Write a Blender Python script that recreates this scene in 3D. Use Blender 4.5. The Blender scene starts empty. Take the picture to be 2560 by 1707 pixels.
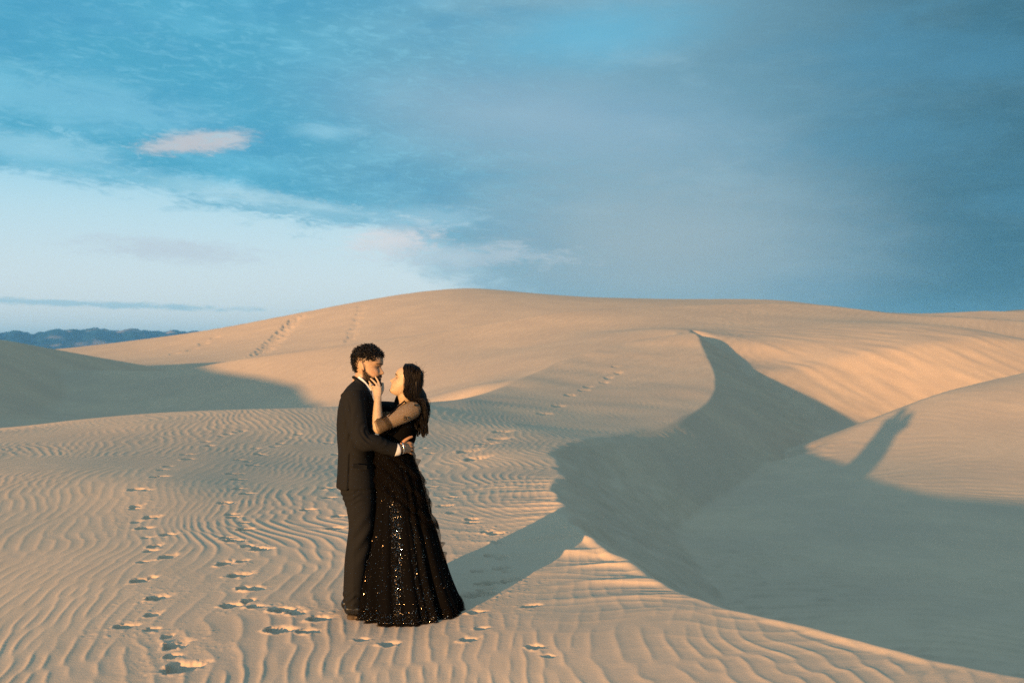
import bpy, bmesh, math, random
import numpy as np
from mathutils import Vector, Matrix

# ------------------------------------------------------------------ camera, sky, sun, exposure
scene = bpy.context.scene
COL = scene.collection
F_PX, CX, HZ, CAM_H = 2489.0, 1280.0, 872.0, 1.80     # 35 mm lens; horizon row of the photograph
SUN_AZ, SUN_EL = 30.0, 4.0                            # the light travels 30 degrees right of the view axis

cam_data = bpy.data.cameras.new("camera")
cam = bpy.data.objects.new("camera", cam_data)
COL.objects.link(cam)
cam.location = (0, 0, CAM_H)
cam.rotation_euler = (math.radians(90) + math.atan((HZ - 853.5) / F_PX), 0, 0)
cam_data.lens = 35.0
cam_data.sensor_width = 36.0
cam_data.clip_start = 0.1
cam_data.clip_end = 90000
cam_data.dof.use_dof = True
cam_data.dof.focus_distance = 6.8
cam_data.dof.aperture_fstop = 3.5
scene.camera = cam

scene.view_settings.view_transform = 'Standard'
scene.view_settings.look = 'None'
scene.view_settings.gamma = 1.0
scene.view_settings.exposure = 2.0
scene.cycles.max_bounces = 8
scene.cycles.transparent_max_bounces = 16
scene.cycles.use_adaptive_sampling = True
scene.cycles.use_denoising = False       # a little grain, as in the photograph

sun_data = bpy.data.lights.new("sun", 'SUN')
sun_data.energy = 3.7
sun_data.angle = math.radians(0.55)
sun_data.color = (1.0, 0.53, 0.20)
sun = bpy.data.objects.new("sun", sun_data)
COL.objects.link(sun)
_az, _el = math.radians(SUN_AZ), math.radians(SUN_EL)
LIGHT = Vector((math.sin(_az) * math.cos(_el), math.cos(_az) * math.cos(_el), -math.sin(_el)))
sun.rotation_euler = LIGHT.to_track_quat('-Z', 'Y').to_euler()

# --- world: low-sun Nishita sky, seen through broken high cloud
world = bpy.data.worlds.new("World")
scene.world = world
world.use_nodes = True
wt = world.node_tree
wt.nodes.clear()

class G:
    """tiny node helper"""
    def __init__(self, tree):
        self.t = tree
    def n(self, kind, **kw):
        nd = self.t.nodes.new(kind)
        for k, v in kw.items():
            setattr(nd, k, v)
        return nd
    def put(self, sock, v):
        if isinstance(v, bpy.types.NodeSocket):
            self.t.links.new(v, sock)
        elif v is not None:
            sock.default_value = v
    def m(self, op, a, b=None, c=None, clamp=False):
        nd = self.n('ShaderNodeMath', operation=op, use_clamp=clamp)
        for i, v in enumerate((a, b, c)):
            if v is not None:
                self.put(nd.inputs[i], v)
        return nd.outputs[0]
    def vec(self, x, y, z):
        nd = self.n('ShaderNodeCombineXYZ')
        for i, v in enumerate((x, y, z)):
            self.put(nd.inputs[i], v)
        return nd.outputs[0]
    def noise(self, v, scale, detail=4, rough=0.55, dist=0.0):
        nd = self.n('ShaderNodeTexNoise')
        self.put(nd.inputs['Vector'], v)
        nd.inputs['Scale'].default_value = scale
        nd.inputs['Detail'].default_value = detail
        nd.inputs['Roughness'].default_value = rough
        nd.inputs['Distortion'].default_value = dist
        return nd.outputs['Fac']
    def ss(self, v, a, b):
        nd = self.n('ShaderNodeMapRange', interpolation_type='SMOOTHSTEP')
        self.put(nd.inputs['Value'], v)
        self.put(nd.inputs['From Min'], a)
        self.put(nd.inputs['From Max'], b)
        return nd.outputs[0]
    def mix(self, f, a, b):
        nd = self.n('ShaderNodeMix', data_type='RGBA')
        self.put(nd.inputs[0], f)
        self.put(nd.inputs[6], a)
        self.put(nd.inputs[7], b)
        return nd.outputs[2]

def srgb(r, g, b, k=1.0):
    f = lambda c: (c / 12.92 if c <= 0.04045 else ((c + 0.055) / 1.055) ** 2.4)
    return (f(r / 255) * k, f(g / 255) * k, f(b / 255) * k, 1.0)

SKY_STRENGTH = 0.15
KS = 1.0 / (2 ** scene.view_settings.exposure) / SKY_STRENGTH      # cloud colours are read at the display, turn them into radiance
g = G(wt)
tc = g.n('ShaderNodeTexCoord').outputs['Generated']
sep = g.n('ShaderNodeSeparateXYZ')
g.put(sep.inputs[0], tc)
dx, dy, dz = sep.outputs
az = g.m('MULTIPLY', g.m('ARCTAN2', dx, dy), 57.29578)
el = g.m('MULTIPLY', g.m('ARCSINE', g.m('MAXIMUM', dz, 0.0)), 57.29578)
sky = g.n('ShaderNodeTexSky', sky_type='NISHITA')
sky.sun_disc = False
sky.sun_elevation = math.radians(SUN_EL)
sky.sun_rotation = math.radians(SUN_AZ + 180.0)
sky.altitude = 50
sky.air_density = 1.0
sky.dust_density = 0.6
sky.ozone_density = 3.0
# cloud sheet coordinates: direction projected on a level ceiling, so bands flatten to the horizon
zz = g.m('ADD', g.m('MAXIMUM', dz, 0.0), 0.10)
sheet = g.vec(g.m('DIVIDE', dx, zz), g.m('DIVIDE', dy, zz), 0.0)
ang = g.vec(g.m('MULTIPLY', az, 0.05), g.m('MULTIPLY', el, 0.16), 0.0)
n_big = g.noise(sheet, 0.55, 5, 0.55)
n_mid = g.noise(ang, 2.2, 7, 0.6, 0.4)
n_fine = g.noise(ang, 6.0, 8, 0.68, 0.7)
n_wisp = g.noise(g.vec(g.m('MULTIPLY', az, 0.05), g.m('ADD', g.m('MULTIPLY', el, 0.20), g.m('MULTIPLY', az, 0.012)), 0.3), 17.0, 9, 0.70, 0.9)

def deg(px, py):
    return math.degrees(math.atan((px - CX) / F_PX)), math.degrees(math.atan((HZ - py) / F_PX))

# clear air: pale at the horizon, cyan higher up; towards the low sun the plain Nishita glow takes over
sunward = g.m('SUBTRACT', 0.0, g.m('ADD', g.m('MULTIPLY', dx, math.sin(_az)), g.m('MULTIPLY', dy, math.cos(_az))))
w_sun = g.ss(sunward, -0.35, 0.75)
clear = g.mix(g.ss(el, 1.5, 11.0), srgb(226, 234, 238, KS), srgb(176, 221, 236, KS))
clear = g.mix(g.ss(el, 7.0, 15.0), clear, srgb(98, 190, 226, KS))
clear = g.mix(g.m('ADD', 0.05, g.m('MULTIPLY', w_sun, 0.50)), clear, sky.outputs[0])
# cloud deck: cyan-blue in the thin part, slate where it thickens
azw = g.m('ADD', az, g.m('MULTIPLY', g.m('SUBTRACT', n_big, 0.5), 14.0))
deck = g.mix(g.ss(azw, -18.0, 4.0), srgb(80, 168, 200, KS), srgb(122, 168, 190, KS))
deck = g.mix(g.ss(azw, 4.0, 29.0), deck, srgb(62, 112, 134, KS))
f_lit = g.m('MULTIPLY', g.ss(n_mid, 0.46, 0.74), g.m('SUBTRACT', 1.0, g.m('MULTIPLY', g.ss(az, 2.0, 24.0), 0.85)))
deck = g.mix(g.m('MULTIPLY', f_lit, 0.6), deck, g.mix(g.ss(az, -16.0, 4.0), srgb(118, 200, 228, KS), srgb(150, 190, 208, KS)))
deck = g.mix(g.m('MULTIPLY', g.ss(n_wisp, 0.46, 0.72), g.m('SUBTRACT', 0.42, g.m('MULTIPLY', g.ss(az, -8.0, 10.0), 0.36))), deck, srgb(140, 210, 234, KS))
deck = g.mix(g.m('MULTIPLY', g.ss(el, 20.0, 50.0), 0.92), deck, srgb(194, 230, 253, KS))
f_deep = g.m('MULTIPLY', g.ss(g.noise(ang, 1.3, 5, 0.55, 0.3), 0.46, 0.70), 0.55)
deck = g.mix(f_deep, deck, g.mix(g.ss(az, -10.0, 14.0), srgb(70, 154, 194, KS), srgb(80, 144, 176, KS)))
def patch(px, py, sx, sy, rot=0.0, warp=0.6, lo=1.25, hi=0.35):
    """soft elliptical cloud around one direction, edge broken by noise"""
    a0, e0 = deg(px, py)
    da = g.m('SUBTRACT', az, a0)
    de = g.m('SUBTRACT', el, e0)
    c, s = math.cos(math.radians(rot)), math.sin(math.radians(rot))
    u = g.m('DIVIDE', g.m('ADD', g.m('MULTIPLY', da, c), g.m('MULTIPLY', de, s)), sx)
    v = g.m('DIVIDE', g.m('SUBTRACT', g.m('MULTIPLY', de, c), g.m('MULTIPLY', da, s)), sy)
    r = g.m('SQRT', g.m('ADD', g.m('MULTIPLY', u, u), g.m('MULTIPLY', v, v)))
    r = g.m('ADD', r, g.m('MULTIPLY', g.m('SUBTRACT', n_fine, 0.5), warp * 1.4))
    r = g.m('ADD', r, g.m('MULTIPLY', g.m('SUBTRACT', n_wisp, 0.5), warp * 1.6))
    return g.ss(r, lo, hi)
deck = g.mix(g.m('MULTIPLY', patch(1350, 300, 12.0, 2.4, -5, 0.25, 1.5, 0.0), 0.70), deck, srgb(150, 182, 202, KS))
deck = g.mix(g.m('MULTIPLY', patch(1650, 640, 11.0, 5.0, 0, 0.25, 1.6, 0.0), 0.75), deck, srgb(168, 184, 190, KS))
deck = g.mix(g.m('MULTIPLY', patch(1480, 90, 6.5, 1.6, 5, 0.5, 1.6, 0.0), 0.6), deck, srgb(98, 186, 220, KS))
# lower edge of the deck: slopes down to the right and reaches the horizon there
edge = g.m('SUBTRACT', 9.4, g.m('MULTIPLY', g.ss(az, -27.0, -5.0), 2.9))
edge = g.m('SUBTRACT', edge, g.m('MULTIPLY', g.ss(az, -9.0, 6.0), 8.0))
edge = g.m('ADD', edge, g.m('MULTIPLY', g.m('SUBTRACT', n_mid, 0.5), 4.6))
edge = g.m('ADD', edge, g.m('MULTIPLY', g.m('SUBTRACT', n_fine, 0.5), 3.6))
edge = g.m('ADD', edge, g.m('MULTIPLY', g.m('SUBTRACT', n_wisp, 0.5), 2.0))
soft = g.m('ADD', 0.9, g.m('MULTIPLY', g.ss(az, -10.0, 2.0), 2.2))
f_deck = g.ss(g.m('SUBTRACT', el, edge), g.m('SUBTRACT', 0.0, soft), g.m('ADD', soft, 0.5))
f_deck = g.m('MULTIPLY', f_deck, g.m('SUBTRACT', 1.0, g.m('MULTIPLY', w_sun, 0.55)))
col = g.mix(f_deck, clear, deck)
# single clouds of the photograph
col = g.mix(g.m('MULTIPLY', patch(490, 378, 3.3, 0.72, 8.5, 1.0, 1.15, 0.40), 0.85), col, srgb(206, 201, 204, KS))
col = g.mix(g.m('MULTIPLY', patch(985, 600, 3.2, 1.0, 4, 1.6, 1.3, 0.1), 0.85), col, srgb(228, 226, 228, KS))
col = g.mix(g.m('MULTIPLY', patch(430, 640, 5.2, 0.75, -3, 1.1, 1.3, 0.1), 0.6), col, srgb(196, 206, 218, KS))
col = g.mix(g.m('MULTIPLY', patch(160, 768, 12.0, 0.20, -1.2, 1.4, 1.2, 0.2), 0.55), col, srgb(128, 188, 212, KS))
col = g.mix(g.m('MULTIPLY', patch(820, 338, 2.2, 0.5, 0, 1.1, 1.3, 0.1), 0.55), col, srgb(160, 214, 234, KS))
col = g.mix(g.m('MULTIPLY', patch(200, 310, 8.0, 1.6, -4, 1.4, 1.2, 0.3), 0.40), col, srgb(150, 214, 236, KS))
col = g.mix(g.m('MULTIPLY', patch(80, 415, 5.0, 0.9, -3, 1.3, 1.2, 0.3), 0.55), col, srgb(168, 220, 238, KS))
col = g.mix(g.m('MULTIPLY', patch(1050, 545, 5.0, 0.8, -2, 1.3, 1.2, 0.2), 0.45), col, srgb(170, 212, 230, KS))
col = g.mix(g.m('MULTIPLY', patch(650, 505, 7.0, 0.55, -7, 1.8, 1.2, 0.2), 0.5), col, srgb(196, 228, 238, KS))
col = g.mix(g.m('MULTIPLY', patch(800, 545, 6.0, 0.40, -6, 1.9, 1.2, 0.2), 0.5), col, srgb(104, 176, 204, KS))
col = g.mix(g.m('MULTIPLY', patch(300, 470, 7.0, 0.45, -4, 1.9, 1.2, 0.2), 0.4), col, srgb(112, 190, 216, KS))
col = g.mix(g.m('MULTIPLY', patch(1150, 640, 6.0, 0.8, 0, 1.6, 1.3, 0.1), 0.5), col, srgb(206, 216, 224, KS))
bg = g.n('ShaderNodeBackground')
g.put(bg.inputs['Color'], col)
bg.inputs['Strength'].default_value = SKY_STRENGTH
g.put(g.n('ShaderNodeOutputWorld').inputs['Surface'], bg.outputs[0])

# ------------------------------------------------------------------ small helpers
def at(px, py, Y):
    """point that the photograph shows at (px, py) when it stands Y metres away"""
    return np.array([(px - CX) / F_PX * Y, Y, CAM_H + (HZ - py) / F_PX * Y])

def tps_fit(pts, reg=1e-3):
    P = np.asarray(pts, float)
    xy, z = P[:, :2], P[:, 2]
    n = len(P)
    d2 = ((xy[:, None, :] - xy[None]) ** 2).sum(-1)
    K = 0.5 * d2 * np.log(d2 + 1e-9) + np.eye(n) * reg
    Q = np.c_[np.ones(n), xy]
    A = np.zeros((n + 3, n + 3))
    A[:n, :n] = K; A[:n, n:] = Q; A[n:, :n] = Q.T
    return xy, np.linalg.solve(A, np.r_[z, np.zeros(3)])

def tps(fit, x, y):
    xy, w = fit
    out = np.empty(x.shape)
    for c0 in range(0, len(x), 8192):
        sl = slice(c0, c0 + 8192)
        xs, ys = x[sl], y[sl]
        d2 = (xs[:, None] - xy[None, :, 0]) ** 2 + (ys[:, None] - xy[None, :, 1]) ** 2
        out[sl] = w[-3] + w[-2] * xs + w[-1] * ys + (d2 * np.log(d2 + 1e-9)) @ (0.5 * w[:-3])
    return out

def smin(a, b, k):
    h = np.clip(0.5 + 0.5 * (b - a) / k, 0, 1)
    return b * (1 - h) + a * h - k * h * (1 - h)

def smax(a, b, k):
    return -smin(-a, -b, k)

def sstep(v, a, b):
    t = np.clip((v - a) / (b - a), 0, 1)
    return t * t * (3 - 2 * t)

def polyline(pts, n=10):
    """Catmull-Rom through 3-D points"""
    P = np.asarray(pts, float)
    P = np.vstack([2 * P[0] - P[1], P, 2 * P[-1] - P[-2]])
    out = []
    t = np.linspace(0, 1, n, endpoint=False)[:, None]
    for i in range(1, len(P) - 2):
        a, b, c, d = P[i - 1], P[i], P[i + 1], P[i + 2]
        out.append(0.5 * (2 * b + (c - a) * t + (2 * a - 5 * b + 4 * c - d) * t ** 2 + (3 * b - a - 3 * c + d) * t ** 3))
    out.append(P[-2][None])
    return np.vstack(out)

def crest_field(line, x, y):
    """signed distance to a crest polyline (positive on its right) and the crest height at the nearest point"""
    L = np.asarray(line)
    n = len(L)
    D = np.empty(x.shape); Z = np.empty(x.shape)
    q = L[:, :2]
    qq = (q ** 2).sum(1)
    for c0 in range(0, len(x), 16384):
        sl = slice(c0, c0 + 16384)
        p = np.c_[x[sl], y[sl]]
        near = np.argmin(qq[None] - 2.0 * (p @ q.T), axis=1)
        best = np.full(len(p), 1e18); sg = np.zeros(len(p)); zc = np.zeros(len(p))
        for off in (-1, 0):
            i = np.clip(near + off, 0, n - 2)
            a_, b_ = L[i], L[i + 1]
            e = b_[:, :2] - a_[:, :2]
            w = p - a_[:, :2]
            t = np.clip((w * e).sum(1) / ((e * e).sum(1) + 1e-12), 0, 1)
            d = w - t[:, None] * e
            d2 = (d * d).sum(1)
            m = d2 < best
            best = np.where(m, d2, best)
            sg = np.where(m, np.where(e[:, 0] * d[:, 1] - e[:, 1] * d[:, 0] < 0, 1.0, -1.0), sg)
            zc = np.where(m, a_[:, 2] + t * (b_[:, 2] - a_[:, 2]), zc)
        D[sl] = sg * np.sqrt(best); Z[sl] = zc
    return D, Z, None

# seamless noise tiles (made in frequency space), sampled with wrap-around
rng = np.random.default_rng(7)
def noise_tile(nx, ny, sx, sy, cx, cy, seed, power=None):
    r = np.random.default_rng(seed)
    kx = np.fft.fftfreq(nx, sx / nx)[:, None]; ky = np.fft.fftfreq(ny, sy / ny)[None]
    amp = np.exp(-0.5 * ((kx * cx * 2.2) ** 2 + (ky * cy * 2.2) ** 2))
    f = np.fft.ifft2(np.fft.fft2(r.normal(size=(nx, ny))) * amp).real
    return (f - f.mean()) / f.std(), sx, sy

def sample(tile, x, y):
    f, sx, sy = tile
    nx, ny = f.shape
    u = x / sx * nx; v = y / sy * ny
    i = np.floor(u).astype(int); j = np.floor(v).astype(int)
    a = u - i; b = v - j
    i0, i1, j0, j1 = i % nx, (i + 1) % nx, j % ny, (j + 1) % ny
    return (f[i0, j0] * (1 - a) * (1 - b) + f[i1, j0] * a * (1 - b) + f[i0, j1] * (1 - a) * b + f[i1, j1] * a * b)

def ripple_tile(nx, ny, sx, sy, lam, spread_k, spread_a, seed):
    """analytic band-pass noise: its phase gives wind ripples with natural forks"""
    r = np.random.default_rng(seed)
    kx = np.fft.fftfreq(nx, sx / nx)[:, None]; ky = np.fft.fftfreq(ny, sy / ny)[None]
    k = np.sqrt(kx ** 2 + ky ** 2) + 1e-9
    an = np.arctan2(ky, kx)
    amp = np.exp(-0.5 * ((k * lam - 1) / spread_k) ** 2) * np.exp(-0.5 * (an / spread_a) ** 2) * (kx > 0)
    f = np.fft.ifft2((r.normal(size=(nx, ny)) + 1j * r.normal(size=(nx, ny))) * amp)
    return f / np.abs(f).mean(), sx, sy

def ripple_profile(f):
    ph = np.angle(f)
    psi = ph + 0.55 * np.sin(ph + 0.5)
    env = np.clip(np.abs(f) / 0.8, 0, 1.15)
    return (0.55 - np.abs(np.sin(psi / 2)) ** 1.12) * env

def mesh_object(name, verts, faces=None, mat=None, parent=None, smooth=True, quads=None):
    me = bpy.data.meshes.new(name)
    if quads is not None:
        verts = np.ascontiguousarray(verts, dtype=np.float32)
        q = np.ascontiguousarray(quads, dtype=np.int32)
        me.vertices.add(len(verts)); me.vertices.foreach_set('co', verts.ravel())
        me.loops.add(q.size); me.loops.foreach_set('vertex_index', q.ravel())
        me.polygons.add(len(q))
        me.polygons.foreach_set('loop_start', np.arange(0, q.size, q.shape[1], dtype=np.int32))
        me.update(calc_edges=True)
    else:
        me.from_pydata([tuple(map(float, v)) for v in verts], [], [tuple(map(int, f)) for f in faces])
        me.update()
    if smooth:
        me.polygons.foreach_set('use_smooth', np.ones(len(me.polygons), bool))
    if mat:
        me.materials.append(mat)
    ob = bpy.data.objects.new(name, me)
    COL.objects.link(ob)
    if parent:
        ob.parent = parent
    return ob

def grid_quads(nu, nv, wrap_u=False):
    i = np.arange(nu if wrap_u else nu - 1)[:, None]; j = np.arange(nv - 1)[None]
    i2 = (i + 1) % nu
    return np.stack([i * nv + j, i2 * nv + j, i2 * nv + j + 1, i * nv + j + 1], -1).reshape(-1, 4)

def new_mat(name):
    m = bpy.data.materials.new(name)
    m.use_nodes = True
    m.node_tree.nodes.clear()
    return m, G(m.node_tree)

# ------------------------------------------------------------------ sand material
sand, s = new_mat("sand")
geo = s.n('ShaderNodeNewGeometry')
pos = geo.outputs['Position']
n1 = s.noise(pos, 0.35, 4, 0.6)
n2 = s.noise(pos, 3.0, 5, 0.6)
n3 = s.noise(pos, 260.0, 3, 0.6)
base = s.mix(s.ss(n1, 0.35, 0.68), (0.455, 0.340, 0.238, 1), (0.510, 0.375, 0.254, 1))
base = s.mix(s.m('MULTIPLY', s.ss(n2, 0.35, 0.75), 0.35), base, (0.405, 0.308, 0.208, 1))
base = s.mix(s.m('MULTIPLY', s.ss(n3, 0.62, 0.74), 0.35), base, (0.24, 0.17, 0.12, 1))
bs = s.n('ShaderNodeBsdfPrincipled')
s.put(bs.inputs['Base Color'], base)
bs.inputs['Roughness'].default_value = 0.95
bs.inputs['Specular IOR Level'].default_value = 0.08
att = s.n('ShaderNodeAttribute', attribute_name='far_ripple')
# fine wind ripples of the distant faces, too small to be meshed
map1 = s.n('ShaderNodeMapping'); map1.inputs['Rotation'].default_value = (0, 0, math.radians(28))
s.put(map1.inputs[0], pos)
wv = s.n('ShaderNodeTexWave', wave_type='BANDS', bands_direction='X', wave_profile='SIN')
s.put(wv.inputs['Vector'], map1.outputs[0])
wv.inputs['Scale'].default_value = 0.62
wv.inputs['Distortion'].default_value = 3.2
wv.inputs['Detail'].default_value = 2.0
wv.inputs['Detail Scale'].default_value = 0.6
b1 = s.n('ShaderNodeBump')
b1.inputs['Distance'].default_value = 0.03
s.put(b1.inputs['Height'], wv.outputs['Fac'])
s.put(b1.inputs['Strength'], s.m('MULTIPLY', att.outputs['Fac'], 1.0))
b2 = s.n('ShaderNodeBump')
b2.inputs['Distance'].default_value = 0.004
b2.inputs['Strength'].default_value = 0.35
s.put(b2.inputs['Height'], s.noise(pos, 90.0, 4, 0.65))
s.put(b2.inputs['Normal'], b1.outputs[0])
map2 = s.n('ShaderNodeMapping'); map2.inputs['Scale'].default_value = (14.0, 46.0, 1.0); map2.inputs['Rotation'].default_value = (0, 0, math.radians(-12))
s.put(map2.inputs[0], pos)
b3 = s.n('ShaderNodeBump'); b3.inputs['Distance'].default_value = 0.004; b3.inputs['Strength'].default_value = 0.22
s.put(b3.inputs['Height'], s.noise(map2.outputs[0], 1.0, 4, 0.6, 0.5))
s.put(b3.inputs['Normal'], b2.outputs[0])
s.put(bs.inputs['Normal'], b3.outputs[0])
s.put(s.n('ShaderNodeOutputMaterial').inputs['Surface'], bs.outputs[0])
# ------------------------------------------------------------------ the dunes: control points read from the photograph
P = at
def W(*rows):
    return [at(*r) for r in rows]
# windward sheet of the near dune and of the ridge that climbs to the right
RIDGE = [(2560, 1690, 5.1), (2250, 1620, 5.6), (2000, 1560, 6.1), (1800, 1510, 6.6), (1650, 1450, 7.2),
    (1480, 1340, 8.5), (1400, 1240, 10.2), (1388, 1135, 14), (1420, 1112, 15.2), (1560, 1088, 18), (1700, 1045, 22), (1772, 1000, 26.5),
    (1788, 955, 31), (1775, 905, 36.5), (1755, 865, 41), (1740, 835, 44)]
BRINK = [(0, 1068, 17.5), (200, 1047, 17.8), (400, 1030, 18.2), (800, 1016, 19), (1080, 1003, 22), (1200, 985, 26.5), (1300, 948, 31.5), (1400, 902, 37.2), (1500, 870, 41), (1600, 848, 44), (1690, 835, 45.8)]
stoss_fit = tps_fit(W(*RIDGE) + W(*BRINK) + W(
    (300, 1200, 11.2), (700, 1200, 11.7), (1150, 1180, 12.7), (1150, 1090, 16.5), (600, 1100, 14.9), (1400, 1040, 22), (1600, 1000, 26.5), (1650, 930, 34), (1500, 950, 31.8)) + [
    (-0.98, 6.77, 0.0), (-0.6, 6.77, 0.005), (-1.9, 6.7, -0.01), (-3.2, 7.0, -0.02), (0.1, 6.2, 0.02), (0.0, 0.0, -0.38), (-6, 2, -0.35), (6, 0.5, 0.2), (4.2, 3.0, 0.22),
    (-2.4, 5.0, -0.16), (0, 5.2, -0.07), (-14, 8, 0.0), (-12, -8, -0.9), (0, -14, -1.4), (14, -12, 0.0), (-30, 12, 0.3), (-24, -20, -1.5), (22, -40, -2.0),
    (8.7, 49, 2.6), (10, 56, 2.8), (14, 62, 3.0), (5, 60, 2.6), (-8, 40, 1.0)], reg=1e-4)
crest_r = polyline([(13, -5.0, 0.75), (7.6, 0.8, 0.60), (4.6, 3.2, 0.30)] + W(*RIDGE) + [(8.6, 48.5, 2.6), (9.8, 54, 2.75), (14, 66, 2.9), (24, 90, 3)])
crest_l = polyline([(-60, 6, 0.2), (-46, 9, 0.2), (-34, 12, 0.15), (-25, 14, 0.2), (-18, 15.6, 0.25), (-13.5, 16.5, 0.3)] + W(*BRINK) + [(8.4, 51, 2.65), (11, 58, 2.8), (18, 70, 3)])

back_fit = tps_fit(W(
    # hollow behind the near dune and the face that rises from it
    (-200, 1010, 36), (100, 1000, 43), (300, 1012, 43), (500, 1018, 43), (800, 1010, 42), (1000, 994, 38), (1100, 984, 34),
    (400, 965, 46.5), (700, 960, 46), (900, 930, 47), (1100, 915, 46), (1300, 868, 50), (200, 955, 48),
    (1200, 972, 30), (1300, 941, 35), (1400, 896, 40), (1500, 864, 44), (1600, 840, 47), (1700, 823, 49.5), (1500, 825, 55), (1650, 796, 60),
    (300, 926, 50), (430, 923, 50), (600, 895, 51), (800, 868, 52), (1000, 840, 55), (1200, 810, 58), (1400, 778, 62), (1650, 764, 68), (1900, 757, 72), (2050, 760, 74),
    (0, 925, 55), (100, 925, 53), (190, 922, 52), (-150, 930, 56), (60, 985, 46),
    # upper surface behind the right-hand slip face
    (1915, 866, 46.5), (2000, 850, 48.5), (2200, 825, 52.5), (2330, 814, 55), (2480, 832, 57), (2560, 862, 58), (2700, 900, 58), (1860, 890, 45), (1960, 890, 45.5),
    (1850, 838, 50), (1900, 815, 57), (2100, 800, 63), (2250, 790, 70), (2450, 800, 70)) + [
    (-40, 70, 1.5), (-45, 40, 1.0), (60, 70, 2.0), (-70, 60, 1.0), (0, 16, -1.5), (10, 20, -1.5), (-12, 24, -1.3), (20, 30, 0), (-8, 31, -1.1), (-15, 33, -1.0), (-3, 28, -0.8), (4, 30, 0.2), (5.5, 34, 0.5), (2, 25, -0.2), (5.6, 38, 1.0), (6, 29, 0.0)], reg=0.005)
dune_f = polyline([(-22.5, 75, 0.4), (-24.0, 62, 0.55), (-24.0, 54, 0.8), (-23.4, 50, 0.75), (-20.9, 46, 0.0), (-17.6, 41, -1.1), (-14.5, 35, -1.6)])
crest_e = polyline([(-70, 62, 0.6), (-46, 60, 0.6)] + W((-150, 930, 56), (0, 924, 55), (100, 923, 53.5), (190, 923, 52), (300, 926, 50.5), (430, 923, 50), (600, 895, 51), (800, 868, 52), (1000, 840, 55), (1200, 810, 58), (1400, 778, 62), (1650, 764, 68), (1900, 757, 72), (2050, 762, 74), (2250, 790, 72)) + [(34, 73, 3.4), (60, 78, 2.0)])
face_v = polyline([(10.2, 60, 4.6), (9.6, 53.5, 3.6), (9.5, 49.5, 2.75), (9.6, 46, 1.95), (9.6, 42, 1.0), (9.3, 37, 0.05), (8.3, 31, -0.75), (7.6, 26, -1.2), (7.0, 19, -1.2), (6.6, 12, -1.1)])
face_c = polyline([(1.0, 20.0, -1.4), (6.0, 29.5, -1.4)] + W((2030, 1095, 36), (2210, 1030, 41), (2420, 925, 46)) + [(27, 50, 1.3), (40, 58, 1.6), (70, 76, 1.6)])

floor_fit = tps_fit(W(
    (1760, 1315, 14.6), (1960, 1165, 21.8), (2070, 1106, 24), (2150, 1060, 25.5), (2340, 985, 28), (2450, 955, 29.5), (2560, 930, 31),
    (2560, 1240, 17.4), (2560, 1500, 10.3), (2300, 1400, 12.2), (2300, 1200, 18.8), (2560, 1050, 24), (2200, 1110, 23)) + [
    (3.2, 10.0, -0.78), (4.2, 7.0, -0.80), (8, 5, -0.82), (12, 10, -0.70), (28, 30, 1.6), (34, 46, 2.6), (20, 6, -0.4), (5.6, 32, -1.4), (9, 36, -1.4), (1.5, 18, -1.0), (40, 10, 0.5), (30, -20, 0)], reg=0.005)
crest_b = polyline([(3.2, 23.0, -1.3), (5.8, 23.2, -0.95)] + W((2070, 1105, 24), (2150, 1060, 25.5), (2340, 985, 28), (2450, 955, 29.5), (2560, 930, 31)) + [(21, 35.5, 1.5), (34, 46, 2.6), (60, 66, 2.6)])

far_fit = tps_fit(W(
    (180, 868, 128), (480, 830, 118), (700, 790, 114), (900, 752, 114), (1000, 735, 116), (1170, 720, 120), (1260, 726, 121), (1380, 738, 122), (1500, 743, 124), (1700, 747, 126), (1950, 750, 128),
    (250, 905, 92), (450, 890, 88), (650, 870, 84), (900, 830, 84), (1200, 790, 88), (700, 830, 98), (1000, 770, 98), (450, 862, 104), (2150, 776, 128), (2300, 783, 132), (2440, 776, 136), (2560, 773, 138), (2800, 790, 140), (1500, 770, 95), (2000, 790, 95)) + [
    (-70, 90, 0.2), (-90, 130, 0.0), (-50, 70, 0.0), (0, 66, 0.5), (40, 80, 1.5), (110, 120, 2)], reg=0.05)
crest_d = polyline([(-110, 140, 0.2)] + W((180, 868, 128), (480, 830, 118), (700, 790, 114), (900, 752, 114), (1000, 735, 116), (1170, 720, 120), (1260, 725, 121), (1380, 738, 122), (1500, 742, 124), (1700, 746, 126), (1950, 749, 128), (2150, 776, 130), (2300, 783, 133), (2440, 777, 136), (2560, 773, 138), (2800, 790, 140)) + [(130, 130, 1)])

T_RIP = ripple_tile(2048, 1024, 25.6, 40.96, 0.116, 0.16, 0.21, 3)
T_RIP2 = ripple_tile(1536, 1024, 30.72, 40.96, 0.26, 0.12, 0.14, 5)
T_RIP3 = ripple_tile(1024, 1024, 14.0, 14.0, 0.17, 0.30, 0.35, 9)
T_SP = ripple_tile(512, 512, 16.0, 16.0, 0.46, 0.25, 0.30, 23)
T_W1 = noise_tile(512, 512, 40.0, 40.0, 0.9, 0.9, 11)
T_W2 = noise_tile(512, 512, 40.0, 40.0, 0.9, 0.9, 12)
T_W3 = noise_tile(512, 512, 97.0, 97.0, 5.0, 5.0, 13)
T_W4 = noise_tile(512, 512, 53.0, 53.0, 2.2, 2.2, 14)
T_C1 = noise_tile(1024, 1024, 6.0, 6.0, 0.030, 0.030, 15)
T_C2 = noise_tile(1024, 1024, 7.0, 7.0, 0.015, 0.015, 16)
T_S1 = noise_tile(1024, 512, 8.0, 60.0, 0.05, 3.0, 17)

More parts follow.
